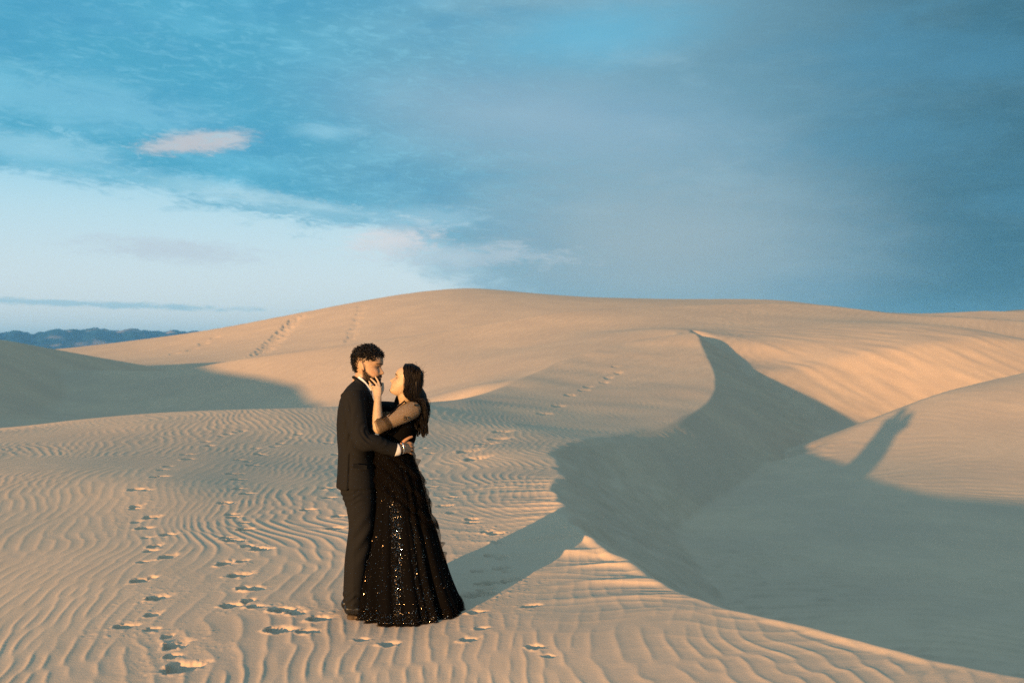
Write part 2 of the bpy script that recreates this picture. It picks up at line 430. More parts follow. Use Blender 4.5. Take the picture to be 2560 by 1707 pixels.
def base_height(x, y):
    """dunes without ripples; also returns the zone weights"""
    r = np.hypot(x, y)
    st = tps(stoss_fit, x, y)
    sr, zr, _ = crest_field(crest_r, x, y)
    wob = 0.028 * sample(T_W4, x * 3, y * 3) + 0.02 * sample(T_W1, x * 4 + 9, y * 4)
    bay = np.exp(-((y - 19.0) / 2.6) ** 2)
    sr = sr + wob * sstep(r, 3, 9) * (1 - sstep(y, 15, 19))
    slip_r = zr - math.tan(math.radians(33)) * sr
    kk = 0.03 + 0.18 * bay
    near = smin(st, slip_r, kk)
    sl, zl, _ = crest_field(crest_l, x, y)
    sl = -sl                                     # positive beyond the crest
    slip_l = zl - math.tan(math.radians(24)) * sl
    near = smin(near, slip_l, 0.05)
    # dunes behind
    se, ze, _ = crest_field(crest_e, x, y)
    se = -se
    bk = tps(back_fit, x, y)
    bk = smin(bk, ze - math.tan(math.radians(24)) * se, 0.25)
    sc_, zc_, _ = crest_field(face_c, x, y)
    sc_ = -sc_
    sv_, zv_, _ = crest_field(face_v, x, y)
    fc = smin(zc_ + math.tan(math.radians(27.0)) * sc_, zv_ - math.tan(math.radians(24.0)) * sv_, 0.3)
    bk = smin(bk, fc + 60 * sstep(-x, -6.0, -3.0) + 60 * sstep(y, 49, 57) * sstep(-x, -16, -12) + 60 * sstep(y, 42.5, 46) * sstep(-x, -8.9, -7.6), 0.15)
    sf_, zf_, _ = crest_field(dune_f, x, y)
    ff = smin(zf_ + math.tan(math.radians(21)) * sf_, 2.35 + 0.02 * (x + 30) - 0.10 * np.abs(y - 56) ** 1.2 * (y > 56), 0.5)
    ff = ff - np.clip(36 - y, 0, 50) * 0.3
    bk = smax(bk, ff, 0.12)
    fl = tps(floor_fit, x, y)
    sb, zb, _ = crest_field(crest_b, x, y)
    sb = -sb
    fl = smin(fl, zb - math.tan(math.radians(22)) * sb, 0.08)
    far = tps(far_fit, x, y)
    sd, zd, _ = crest_field(crest_d, x, y)
    sd = -sd
    far = smin(far, zd - math.tan(math.radians(16)) * sd, 0.4)
    # fade the local surfaces where they have no say
    near = near - 40 * sstep(r, 60, 80) - 30 * sstep(y, 50, 62) * sstep(x, 2, 12) * 0
    near = near - 0.5 * np.clip(y - 52, 0, 400)
    bk = bk - 0.5 * np.clip(24 - y, 0, 60) * 0.35 - np.clip(np.abs(x) - 45, 0, 400) * 0.15 - np.clip(y - 78, 0, 400) * 0.5
    fl = np.where(x > 0, fl, fl + x * 0.3) - np.clip(-sr, 0, 50) * 0.4 - np.clip(np.abs(x) - 40, 0, 400) * 0.2 - np.clip(y - 54, 0, 400) * 0.5
    far = far - np.clip(74 - y, 0, 100) * 0.3 - np.clip(np.abs(x) - 100, 0, 900) * 0.2 - np.clip(y - 150, 0, 900) * 0.2
    z = smax(near, bk, 0.22)
    z = smax(z, fl, 0.06)
    z = smax(z, far, 0.15)
    # dune to the left of the photographer (outside the picture) whose shadow fills the hollow
    p = x * math.sin(_az) + y * math.cos(_az)
    q = x * math.cos(_az) - y * math.sin(_az)
    hq = np.interp(-q, [17.0, 24.0, 25.6, 26.6, 28.4, 33, 38, 46, 55, 80, 120], [-1.5, 0.2, 1.0, 1.85, 2.35, 3.15, 3.95, 4.5, 4.6, 4.5, 1.0])
    hq = hq + 0.03 * sample(T_W4, q * 1.2, p * 0 + 3.0)
    lee = hq - math.tan(math.radians(30)) * np.clip(p + 5, 0, 99)
    win = hq - math.tan(math.radians(11)) * np.clip(-5 - p, 0, 99)
    z = smax(z, np.minimum(lee, win), 0.1)
    # low rolling sand sheet out to the horizon
    roll = 0.35 * sample(T_W3, x * 0.9, y * 0.9) + 1.2 * sample(T_W3, x * 0.12 + 4, y * 0.12)
    plain = -1.2 + roll * sstep(r, 60, 200) - 0.0006 * r * sstep(r, 200, 1500) * (r < 4000)
    plain = np.maximum(plain, -3.5)
    z = smax(z, plain, 0.3)
    return z, sr, sl, near, bk, fl, far

def hit(px, py, lo=3.5, hi=60.0):
    """first dune point along the photograph's ray"""
    Y = np.geomspace(lo, hi, 1500)
    pts = np.array([(px - CX) / F_PX * Y, Y, CAM_H + (HZ - py) / F_PX * Y])
    z = base_height(pts[0], pts[1])[0]
    k = np.argmax(z >= pts[2])
    return pts[0][k], pts[1][k]

# ------------------------------------------------------------------ footprints
PRINTS = []      # x, y, heading, length, width, depth, rough
def add_prints(rows, length=0.155, width=0.094, depth=0.033):
    for i, row in enumerate(rows):
        px, py = row[0], row[1]
        hd = row[2] if len(row) > 2 else 40.0
        k = row[3] if len(row) > 3 else 1.0
        x, y = hit(px, py)
        if y > 36: continue
        PRINTS.append((x, y, math.radians(hd), length * k, width * k, depth * k))
# heading: degrees from +X towards +Y
add_prints([(455, 1665, 35, 1.5), (440, 1612, 60, 1.15), (318, 1566, 30, 1.0), (380, 1572, 25, .7), (392, 1497, 40, 1.1), (352, 1455, 60, 1.1),
            (420, 1395, 60, 1.1), (388, 1368, 80, 1.0), (422, 1338, 30, 1.0), (362, 1320, 40, 1.0), (378, 1292, 50, 1.1), (338, 1272, 40, .8), (342, 1228, 40, 1.2),
            (405, 1195, 40, 1.0), (404, 1177, 40, .9), (470, 1150, 45, 1.1), (460, 1138, 45, .8), (525, 1115, 45, 1.0), (512, 1105, 45, .8), (572, 1085, 45, .9), (590, 1080, 40, .8)])
add_prints([(585, 1352, 10, 1.1), (652, 1372, 15, 1.15), (598, 1437, 30, 1.2), (562, 1408, 60, 1.1), (630, 1470, 5, 1.2), (580, 1512, 8, 1.1), (640, 1515, 5, .8), (705, 1525, 5, 1.25), (740, 1532, 20, .9),
            (700, 1572, 5, 1.2), (770, 1576, 5, .9), (615, 1322, 30, 1.0), (568, 1345, 20, .8), (618, 1236, 35, 1.0), (565, 1258, 30, 1.0), (580, 1285, 30, .9), (595, 1200, 30, 1.1), (580, 1187, 30, .9), (630, 1165, 30, 1.0),
            (598, 1152, 30, .9), (648, 1136, 30, 1.0), (640, 1122, 30, .8), (700, 1108, 30, .9), (745, 1085, 30, .9), (610, 1305, 20, .8), (645, 1368, 20, .8)])
add_prints([(820, 1222, 20, 1.2), (825, 1245, 20, 1.0), (770, 1272, 15, 1.0), (840, 1318, 20, 1.2), (852, 1288, 20, 1.1), (820, 1108, 30, .9), (840, 1135, 30, .9), (800, 1546, 20, 1.1)])
add_prints([(1078, 1197, 30, 1.1), (1075, 1134, 25, 1.0), (1060, 1120, 25, .9), (1085, 1215, 25, 1.0), (1130, 1240, 20, 1.0), (1240, 1325, 20, 1.1), (1180, 1292, 30, 1.0), (1110, 1262, 30, 1.0),
            (1250, 1410, 30, 1.1), (1280, 1440, 30, 1.1), (1220, 1450, 25, 1.3), (1215, 1480, 20, 1.1), (1175, 1485, 30, 1.2), (1230, 1380, 30, 1.0), (1195, 1420, 40, 1.0),
            (1190, 1532, 10, .8), (1205, 1572, 5, .6), (1170, 1600, 5, .8), (1340, 1620, -5, .8), (1370, 1642, -5, .55), (975, 1607, 10, .8), (905, 1597, 5, .6), (1325, 1515, 20, .8), (1020, 1500, 0, 1)])

# the two trails carry on between the clearest prints
_t = np.random.default_rng(77)
def trail(pts, n, k):
    Pn = polyline(np.c_[np.array(pts, float), np.zeros(len(pts))], 20)[:, :2]
    for t in np.linspace(0, len(Pn) - 1, n):
        q = Pn[int(t)]
        add_prints([(q[0] + _t.normal(0, 9), q[1] + _t.normal(0, 4), _t.uniform(20, 70), k * _t.uniform(.75, 1.05))])
trail([(430, 1640), (400, 1540), (375, 1450), (385, 1380), (350, 1300), (360, 1230), (430, 1165), (520, 1108), (600, 1075)], 17, .85)
trail([(620, 1500), (600, 1430), (620, 1350), (580, 1270), (600, 1200), (640, 1140), (720, 1095)], 14, .85)
trail([(1110, 1265), (1180, 1300), (1250, 1345), (1270, 1420), (1215, 1470)], 9, .9)
far_trail = [(1215, 1110, 55), (1170, 1130, 55), (1190, 1148, 50), (1245, 1098, 55), (1255, 1082, 55), (1308, 1060, 55), (1360, 1035, 55), (1395, 1015, 58), (1425, 988, 60), (1460, 976, 60), (1470, 966, 60),
             (1510, 955, 60), (1520, 944, 60), (1545, 932, 60), (1540, 918, 60), (1572, 907, 60), (1568, 897, 60), (1588, 888, 60), (1592, 866, 62), (1605, 872, 62), (1610, 858, 62)]
add_prints(far_trail, length=0.46, width=0.24, depth=0.055)
def far_tracks(p0, p1, n, ln, wd, dp, jx=0.0):
    r_ = np.random.default_rng(int(p0[0]))
    for t in np.linspace(0, 1, n):
        px = p0[0] + (p1[0] - p0[0]) * t + r_.normal(0, jx); py = p0[1] + (p1[1] - p0[1]) * t + r_.normal(0, jx * .5)
        x, y = hit(px, py, 20, 140)
        if 60 < y < 135:
            PRINTS.append((x, y, math.radians(70), ln, wd, dp))
far_tracks((736, 796), (650, 884), 22, 3.4, 0.55, 0.10, 0.5)
far_tracks((748, 800), (700, 850), 7, 1.4, 0.6, 0.07, 3)
far_tracks((905, 765), (872, 850), 10, 1.3, 0.6, 0.07, 4)
far_tracks((640, 800), (420, 880), 9, 1.4, 0.8, 0.09, 14)
# trampled places: x, y, rx, ry, strength
TRAMPLE = []
for px, py, rx, ry, a in [(400, 1490, .30, .8, .6), (360, 1270, .3, 1.2, .6), (340, 1580, .35, .25, .8), (440, 1640, .35, .3, .7), (520, 1600, .18, .18, .8), (620, 1400, .3, 1.0, .35), (650, 1515, .5, .15, .7),
                          (1240, 1430, .34, .9, 1.4), (1190, 1320, .35, .7, 1.1), (1110, 1270, .3, .6, 1.1), (1080, 1210, .3, 1.0, .7), (930, 1600, .3, .12, .5), (1200, 1540, .3, .2, .5), (820, 1525, .12, .1, .9),
                          (830, 1260, .3, .8, .4), (440, 1170, .25, 1.5, .5), (560, 1100, .3, 1.5, .5)]:
    hx, hy = hit(px, py)
    TRAMPLE.append((hx, hy, rx, ry, a))

def full_height(x, y, cell):
    z, sr, sl, near, bk, fl, far = base_height(x, y)
    r = np.hypot(x, y)
    is_near = sstep(near - np.maximum(np.maximum(bk, fl), far), -0.01, 0.06)
    stoss_w = is_near * sstep(-sr, -0.02, 0.10) * sstep(-sl, 0.0, 0.4)
    # foreground ripples: crests run roughly away from the camera
    c, s_ = math.cos(math.radians(7)), math.sin(math.radians(7))
    wx = sample(T_W1, x, y); wy = sample(T_W2, x, y); wbig = sample(T_W4, x, y)
    u = x * c + y * s_ + 0.055 * wx + 0.22 * wbig
    v = -x * s_ + y * c + 0.06 * wy
    # towards the brink ripples swing round and run over the edge
    brink = np.exp(-(np.clip(-sr, 0, 9) / 0.75)) * sstep(y, 5.0, 7.5) * (1 - sstep(y, 10.5, 13))
    rp = ripple_profile(sample(T_RIP, u, v))
    rp3 = ripple_profile(sample(T_RIP3, v * 0.9 + 0.25 * x + 0.05 * wx, u * 0.55))
    patchy = np.clip(0.85 + 0.28 * sample(T_W4, x * 0.8 + 7, y * 0.6 + 3), 0.35, 1.4)
    fade = 1 - sstep(cell, 0.07, 0.13)
    amp = 0.0108 * stoss_w * patchy * (1 - 0.45 * sstep(r, 7.0, 15))
    trm = np.zeros(x.shape)
    for hx, hy, rx, ry, a in TRAMPLE:
        trm = np.maximum(trm, a * np.exp(-(((x - hx) / rx) ** 2 + ((y - hy) / ry) ** 2)))
    amp_r = amp * (1 - 0.85 * np.clip(trm * 1.2, 0, 1))
    nearf = sstep(y, 30, 22)
    z = z + amp_r * ((1 - 0.85 * brink) * rp + 1.5 * brink * rp3) * fade
    spur = np.exp(-(np.clip(-sr, 0, 9) / 0.8) ** 1.5) * sstep(y, 6.2, 7.4) * (1 - sstep(y, 10.0, 12.5)) * stoss_w
    z = z + 0.030 * spur * ripple_profile(sample(T_SP, v + 0.22 * x + 0.06 * wx, u * 0.5))
    # large soft undulation and wind streaks
    z = z + stoss_w * 0.012 * sample(T_W1, x * 0.7 + 3, y * 0.5) * sstep(r, 2, 6)
    # interdune floor ripples: long crests across the picture
    fl_w = sstep(fl - np.maximum(near, bk), -0.02, 0.15)
    cf, sf = math.cos(math.radians(74)), math.sin(math.radians(74))
    u2 = x * cf + y * sf + 0.25 * wbig; v2 = -x * sf + y * cf
    z = z + 0.0260 * fl_w * (0.35 + 0.65 * (1 - sstep(y, 12, 19))) * ripple_profile(sample(T_RIP2, u2, v2)) * (1 - sstep(cell, 0.07, 0.16))
    # slip face: faint grain-flow tongues running down the slope
    slip_w = sstep(sr, 0.05, 0.3) * (1 - sstep(sr, 2.5, 4)) * (x > -2)
    z = z + slip_w * 0.006 * sample(T_S1, y * 0.9 + 0.1 * wx, sr * 6)
    # avalanche flutes on the sunlit slip face behind
    c_w = sstep(x, 11, 13) * sstep(y, 35, 39) * (1 - sstep(y, 52, 58))  * sstep(bk - np.maximum(fl, far), 0.0, 0.2)
    a_ = (x * 0.64 + y * 0.77)
    z = z + c_w * 0.016 * sample(T_S1, a_ * 0.13, (y - x) * 1.2)
    calm = 1 - c_w
    # footprints
    dist = np.zeros(x.shape)
    for hx, hy, hd, ln, wd, dp in PRINTS:
        m = (np.abs(x - hx) < ln * 1.5) & (np.abs(y - hy) < ln * 1.5) & ((y < 60) | (hy > 60))
        if not m.any():
            continue
        ax, ay = x[m] - hx, y[m] - hy
        lu = ax * math.cos(hd) + ay * math.sin(hd); lv = -ax * math.sin(hd) + ay * math.cos(hd)
        jag = (0.10 * sample(T_C1, x[m] + 3, y[m]) + 0.05 * sample(T_C2, x[m] + 1, y[m])) * (hy < 40)
        wl = wd * (0.5 + 0.10 * np.cos(lu / ln * 2 * math.pi + 0.6))
        d = np.sqrt((lu / (ln * 0.5)) ** 2 + (lv / wl) ** 2) + jag
        ps = (ax * math.sin(_az) + ay * math.cos(_az)) / (wd * 0.6)            # + on the side away from the sun
        al = ax * math.sin(_az) + ay * math.cos(_az)
        far_side = sstep(ps, -0.4, 0.5)
        pit = -dp * (1 - sstep(d, 0.70 - 0.60 * far_side, 1.02 + 0.25 * far_side))
        pit -= 0.06 * np.clip(al + wd * 0.45, 0, 1) * (1 - sstep(d, 0.9, 1.7))
        rim = dp * (0.20 - 0.18 * far_side) * np.exp(-((d - 1.16) / 0.17) ** 2) * (0.7 + 0.6 * np.tanh(sample(T_C1, x[m] * 0.6, y[m] * 0.6)))
        ripple_off = 1 - sstep(d, 1.1, 1.7)
        z[m] += pit + rim - amp_r[m] * rp[m] * fade[m] * ripple_off * 0.9
        dist[m] = np.maximum(dist[m], np.exp(-((d - 1.15) / 0.5) ** 2) * np.clip(dp / 0.033, 0, 1.2))
    # crumbs of crusted sand thrown up round the prints
    lump = np.clip(sample(T_C1, x, y) - 0.8, 0, 2.0) * 0.0030 + np.clip(sample(T_C2, x, y) - 0.9, 0, 2.0) * 0.0024
    z = z + lump * np.clip(0.45 * dist + trm, 0, 1.4) * stoss_w * (1 - sstep(r, 16, 24)) * sstep(cell, 0.06, 0.03)
    far_r = sstep(bk - np.maximum(np.maximum(near, fl), far), 0.0, 0.3) * 0.5 + is_near * sstep(y, 26, 34) * 0.4
    far_r = far_r * calm
    return z, far_r

# polar sheet centred under the camera: fine in front, coarse behind, out to the horizon
def radii():
    out = [0.05, 0.6, 1.3, 2.0, 2.7, 3.2, 3.6, 4.0]
    r = 4.0
    while r < 26000:
        if r < 8: d = 0.011
        elif r < 20: d = 0.011 * (r / 8.0) ** 2.2
        elif r < 62: d = r * 0.0060
        elif r < 150: d = r * 0.009
        elif r < 400: d = r * 0.03
        else: d = r * 0.10
        r += d
        out.append(r)
    return np.array(out)
RAD = radii()
th_in = np.radians(np.linspace(-30.5, 30.5, 800))
th_o = np.radians(30.5 + (180 - 30.5) * (np.linspace(0, 1, 64)[1:] ** 1.6))
TH = np.r_[-th_o[::-1][1:], th_in, th_o]
rr, tt = np.meshgrid(RAD, TH)
gx, gy = rr * np.sin(tt), rr * np.cos(tt)
cell = np.maximum(np.abs(np.gradient(RAD))[None] * np.abs(np.cos(tt)) * 0.0 + 0.0, rr * np.abs(np.gradient(TH))[:, None])
gz, gfar = full_height(gx.ravel(), gy.ravel(), cell.ravel())
ground = mesh_object("sand_dunes", np.c_[gx.ravel(), gy.ravel(), gz], mat=sand, quads=grid_quads(len(TH), len(RAD), wrap_u=True)[:, ::-1])
ground["kind"] = "structure"
fa = ground.data.attributes.new("far_ripple", 'FLOAT', 'POINT')
fa.data.foreach_set('value', gfar.astype(np.float32))

def ground_z(x, y):
    return float(base_height(np.array([x], float), np.array([y], float))[0][0])

# ------------------------------------------------------------------ far mountains
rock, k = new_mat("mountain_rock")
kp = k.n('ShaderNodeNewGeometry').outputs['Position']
kb = k.mix(k.ss(k.noise(kp, 0.0022, 5, 0.6), 0.56, 0.66), (0.014, 0.052, 0.105, 1), (0.20, 0.17, 0.17, 1))  # cloud shade and haze blue painted into the dark tone, sunlight into pale patches
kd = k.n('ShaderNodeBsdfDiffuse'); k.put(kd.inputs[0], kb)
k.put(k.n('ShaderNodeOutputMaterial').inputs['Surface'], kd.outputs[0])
ma = np.radians(np.linspace(-75, 75, 900))
mt = np.linspace(0, 1, 46)
A_, T_ = np.meshgrid(ma, mt, indexing='ij')
peak = np.interp(np.degrees(A_), [-75, -40, -27.2, -26.3, -25.6, -25.1, -24.2, -23.3, -22.5, -21.6, -20.8, -20.2, -19.3, -18.6, -17.9, -10, 75],
                 [150, 190, 42 * 3.9, 46 * 3.9, 38 * 3.9, 47 * 3.9, 53 * 3.9, 48 * 3.9, 54 * 3.9, 49 * 3.9, 52 * 3.9, 48 * 3.9, 45 * 3.9, 52 * 3.9, 46 * 3.9, 130, 150])
T_M = noise_tile(1024, 256, 20.0, 4.0, 0.10, 0.10, 31); T_M2 = noise_tile(1024, 256, 20.0, 4.0, 0.035, 0.045, 32)
mz = (peak + 8 * sample(T_M2, A_ * 9, T_ * 0)) * np.sin(np.clip(T_ * 1.25, 0, 1) * math.pi / 2) ** 0.8
mz = mz + (T_ * (1 - T_)) * 4 * (18 * -np.abs(sample(T_M, A_ * 9, T_ * 1.1)) + 9 * -np.abs(sample(T_M2, A_ * 9, T_ * 1.1)) + 10)
mz = np.where(T_ > 0.8, mz * (1 - ((T_ - 0.8) / 0.2) ** 2 * 0.9), mz) - 4
mr = 9000 + 2200 * T_
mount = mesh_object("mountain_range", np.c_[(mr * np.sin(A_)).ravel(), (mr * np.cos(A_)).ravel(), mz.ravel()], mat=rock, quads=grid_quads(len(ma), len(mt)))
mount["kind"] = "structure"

# ------------------------------------------------------------------ the air: far things fade to blue
hz_mat, h_ = new_mat("hazy_air")
pv = h_.n('ShaderNodeVolumePrincipled')
pv.inputs['Color'].default_value = (0.14, 0.50, 1.0, 1)
pv.inputs['Density'].default_value = 0.000062
pv.inputs['Anisotropy'].default_value = 0.0
h_.put(h_.n('ShaderNodeOutputMaterial').inputs['Volume'], pv.outputs[0])
hx_, hz0, hz1 = 26500.0, -6.0, 320.0
haze = mesh_object("haze", [(sx * hx_, sy * hx_, zz_) for zz_ in (hz0, hz1) for sy in (-1, 1) for sx in (-1, 1)],
                   [(0, 2, 3, 1), (4, 5, 7, 6), (0, 1, 5, 4), (2, 6, 7, 3), (0, 4, 6, 2), (1, 3, 7, 5)], hz_mat, smooth=False)
haze["kind"] = "stuff"
# ------------------------------------------------------------------ figure-building tools
def unit(v):
    v = np.asarray(v, float)
    return v / (np.linalg.norm(v) + 1e-12)

class Shape:
    """collects closed pieces; they are fused afterwards"""
    def __init__(self):
        self.v, self.f, self.n = [], [], 0
    def add(self, v, f):
        self.v.append(np.asarray(v, float)); self.f += [tuple(i + self.n for i in q) for q in f]; self.n += len(v)
    def rings(self, R, cap=True):
        R = np.asarray(R, float)
        k, m = R.shape[:2]
        f = [(i * m + j, i * m + (j + 1) % m, (i + 1) * m + (j + 1) % m, (i + 1) * m + j) for i in range(k - 1) for j in range(m)]
        v = R.reshape(-1, 3)
        if cap:
            v = np.vstack([v, R[0].mean(0), R[-1].mean(0)])
            f += [(k * m, (j + 1) % m, j) for j in range(m)] + [(k * m + 1, (k - 1) * m + j, (k - 1) * m + (j + 1) % m) for j in range(m)]
        self.add(v, f)
    def tube(self, pts, rad, m=16, side=(0, 1, 0), sub=6, round_ends=True):
        """pts: k x 3; rad: radius, or (along 'side', across it) pairs"""
        rad = np.asarray([(r, r) if np.isscalar(r) else r for r in rad], float)
        C = polyline(np.c_[np.asarray(pts, float), rad], sub)
        P_, R_ = C[:, :3], np.maximum(C[:, 3:], 0.0015)
        T = np.gradient(P_, axis=0)
        T /= np.linalg.norm(T, axis=1)[:, None] + 1e-12
        if round_ends:
            e = R_.mean(1)
            pre = [(P_[0] - T[0] * e[0] * math.sin(a), R_[0] * math.cos(a), T[0]) for a in (1.45, 1.0, 0.5)]
            post = [(P_[-1] + T[-1] * e[-1] * math.sin(a), R_[-1] * math.cos(a), T[-1]) for a in (0.5, 1.0, 1.45)]
            P_ = np.vstack([[a[0] for a in pre], P_, [a[0] for a in post]])
            R_ = np.vstack([[a[1] for a in pre], R_, [a[1] for a in post]])
            T = np.vstack([[a[2] for a in pre], T, [a[2] for a in post]])
        S = np.asarray(side, float)
        out = []
        th = np.linspace(0, 2 * math.pi, m, endpoint=False)
        for p, r, t in zip(P_, R_, T):
            a = unit(S - t * (S @ t)); b = np.cross(t, a)
            S = a
            out.append(p + np.cos(th)[:, None] * a * r[0] + np.sin(th)[:, None] * b * r[1])
        self.rings(out)
    def ball(self, c, r, ax=None, m=16, k=10):
        r = np.array([r] * 3 if np.isscalar(r) else r, float)
        A = np.eye(3) if ax is None else np.asarray(ax, float)
        ph = np.linspace(0.12, math.pi - 0.12, k); th = np.linspace(0, 2 * math.pi, m, endpoint=False)
        R = [[(np.array([math.sin(p) * math.cos(t), math.sin(p) * math.sin(t), math.cos(p)]) * r) @ A + np.asarray(c) for t in th] for p in ph]
        self.rings(R)

def fuse(name, shape, voxel, smooth, mat, parent, shaper=None, tint=None, post_smooth=True):
    """one continuous surface from overlapping pieces"""
    me = bpy.data.meshes.new(name + "_draft")
    me.from_pydata([tuple(v) for v in np.vstack(shape.v)], [], shape.f)
    tmp = bpy.data.objects.new(name + "_draft", me)
    COL.objects.link(tmp)
    rm = tmp.modifiers.new("r", 'REMESH'); rm.mode = 'VOXEL'; rm.voxel_size = voxel
    if smooth:
        sm = tmp.modifiers.new("s", 'SMOOTH'); sm.factor = 0.5; sm.iterations = smooth
    dg = bpy.context.evaluated_depsgraph_get()
    out = bpy.data.meshes.new_from_object(tmp.evaluated_get(dg))
    bpy.data.objects.remove(tmp); bpy.data.meshes.remove(me)
    out.name = name
    n = len(out.vertices)
    co = np.empty(n * 3, np.float32); out.vertices.foreach_get('co', co); co = co.reshape(-1, 3).astype(float)
    no = np.empty(n * 3, np.float32); out.vertices.foreach_get('normal', no); no = no.reshape(-1, 3).astype(float)
    if shaper:
        co = shaper(co, no)
        out.vertices.foreach_set('co', co.astype(np.float32).ravel())
    out.polygons.foreach_set('use_smooth', np.ones(len(out.polygons), bool))
    out.materials.clear(); out.materials.append(mat)
    if tint is not None:
        c = tint(co)
        at_ = out.attributes.new("tint", 'FLOAT_COLOR', 'POINT')
        at_.data.foreach_set('color', np.c_[c, np.ones(n)].astype(np.float32).ravel())
    out.update()
    ob = bpy.data.objects.new(name, out)
    COL.objects.link(ob)
    if parent: ob.parent = parent
    return ob

def strands(name, paths, rads, mat, parent, m=3):
    """thin tapering tubes; paths: list of k x 3 arrays of equal length"""
    Pq = np.asarray(paths, float)
    n, k = Pq.shape[:2]
    T = np.gradient(Pq, axis=1); T /= np.linalg.norm(T, axis=2)[..., None] + 1e-12
    ref = np.where(np.abs(T[..., 2:3]) > 0.9, np.array([1.0, 0, 0]), np.array([0, 0, 1.0]))
    A = np.cross(T, ref); A /= np.linalg.norm(A, axis=2)[..., None] + 1e-12
    B = np.cross(T, A)
    R = np.asarray(rads, float)
    R = R[:, :, None] if R.ndim == 2 else R[:, None, None] * np.ones((n, k, 1))
    V = np.stack([Pq + R * (math.cos(a) * A + math.sin(a) * B) for a in np.linspace(0, 2 * math.pi, m, endpoint=False)], 2)   # n k m 3
    i = np.arange(n)[:, None, None]; j = np.arange(k - 1)[None, :, None]; q = np.arange(m)[None, None]
    idx = lambda jj, qq: (i * k + jj) * m + qq
    Q = np.stack([idx(j, q), idx(j, (q + 1) % m), idx(j + 1, (q + 1) % m), idx(j + 1, q)], -1).reshape(-1, 4)
    return mesh_object(name, V.reshape(-1, 3), mat=mat, parent=parent, quads=Q)

def thing(name, label, cat, loc):
    o = bpy.data.objects.new(name, None)
    COL.objects.link(o)
    o.empty_display_size = 0.2
    o["label"] = label; o["category"] = cat
    return o

# ------------------------------------------------------------------ materials of the couple
def skin_mat(name):
    m, q = new_mat(name)
    a = q.n('ShaderNodeAttribute', attribute_name='tint')
    b = q.n('ShaderNodeBsdfPrincipled')
    pz = q.n('ShaderNodeNewGeometry').outputs['Position']
    hsv = q.n('ShaderNodeHueSaturation')
    q.put(hsv.inputs['Value'], q.m('ADD', 0.88, q.m('MULTIPLY', q.noise(pz, 55.0, 4, 0.6), 0.24)))
    q.put(hsv.inputs['Color'], a.outputs['Color'])
    q.put(b.inputs['Base Color'], hsv.outputs[0])
    b.inputs['Roughness'].default_value = 0.5
    b.inputs['Specular IOR Level'].default_value = 0.3
    b.inputs['Subsurface Weight'].default_value = 0.12
    b.inputs['Subsurface Radius'].default_value = (0.012, 0.005, 0.003)
    b.inputs['Subsurface Scale'].default_value = 0.5
    q.put(q.n('ShaderNodeOutputMaterial').inputs['Surface'], b.outputs[0])
    return m

def cloth_mat(name, c, rough=0.85, scale=400.0, var=0.35, spec=0.15, sheen=0.0, alpha=1.0, bump=0.15, metallic=0.0):
    m, q = new_mat(name)
    pz = q.n('ShaderNodeTexCoord').outputs['Object']
    b = q.n('ShaderNodeBsdfPrincipled')
    nz = q.noise(pz, scale, 3, 0.6)
    q.put(b.inputs['Base Color'], q.mix(nz, tuple(v * (1 - var) for v in c) + (1,), tuple(v * (1 + var) for v in c) + (1,)))
    b.inputs['Roughness'].default_value = rough
    b.inputs['Specular IOR Level'].default_value = spec
    b.inputs['Sheen Weight'].default_value = sheen
    b.inputs['Metallic'].default_value = metallic
    bp = q.n('ShaderNodeBump'); bp.inputs['Distance'].default_value = 0.002; bp.inputs['Strength'].default_value = bump
    q.put(bp.inputs['Height'], nz); q.put(b.inputs['Normal'], bp.outputs[0])
    if alpha < 1:
        b.inputs['Alpha'].default_value = alpha
    q.put(q.n('ShaderNodeOutputMaterial').inputs['Surface'], b.outputs[0])
    return m

M_SKIN = skin_mat("skin")
M_SUIT = cloth_mat("dark_brown_black_wool", (0.0095, 0.0098, 0.0100), 0.9, 500, 0.4, 0.05, 0.0)
M_SHIRT = cloth_mat("white_shirt_cotton", (0.46, 0.46, 0.46), 0.8, 300, 0.05)
M_HAIR = cloth_mat("black_hair", (0.0046, 0.0036, 0.0028), 0.5, 200, 0.4, 0.22, bump=0.0)
M_HAIR2 = cloth_mat("dark_brown_hair", (0.0048, 0.0034, 0.0027), 0.55, 200, 0.4, 0.12, bump=0.0)
M_SHOE = cloth_mat("polished_black_leather", (0.006, 0.006, 0.006), 0.16, 80, 0.2, 0.6, bump=0.05)
M_SOLE = cloth_mat("shoe_sole", (0.05, 0.035, 0.02), 0.7, 80, 0.2)
M_DRESS = cloth_mat("black_dress_fabric", (0.0015, 0.0013, 0.0013), 0.85, 350, 0.4, 0.04)
M_NET = cloth_mat("sheer_black_net", (0.0030, 0.0025, 0.0022), 0.8, 700, 0.5, 0.02, alpha=0.6)
M_NET2 = cloth_mat("sheer_sleeve_net", (0.008, 0.006, 0.005), 0.8, 700, 0.5, 0.05, alpha=0.34)
M_SEQ, _q = new_mat("gold_black_sequin")
_b = _q.n('ShaderNodeBsdfPrincipled'); _b.inputs['Metallic'].default_value = 1.0; _b.inputs['Roughness'].default_value = 0.17
_i = _q.n('ShaderNodeNewGeometry').outputs['Random Per Island']
_q.put(_b.inputs['Base Color'], _q.mix(_q.ss(_i, 0.70, 0.98), (0.030, 0.024, 0.018, 1), (0.92, 0.86, 0.76, 1)))
_q.put(_q.n('ShaderNodeOutputMaterial').inputs['Surface'], _b.outputs[0])
M_SILVER = cloth_mat("silver", (0.75, 0.74, 0.72), 0.18, 60, 0.05, 0.5, bump=0.0, metallic=1.0)
M_BLACK = cloth_mat("black_thread", (0.004, 0.004, 0.004), 0.8, 100, 0.2)

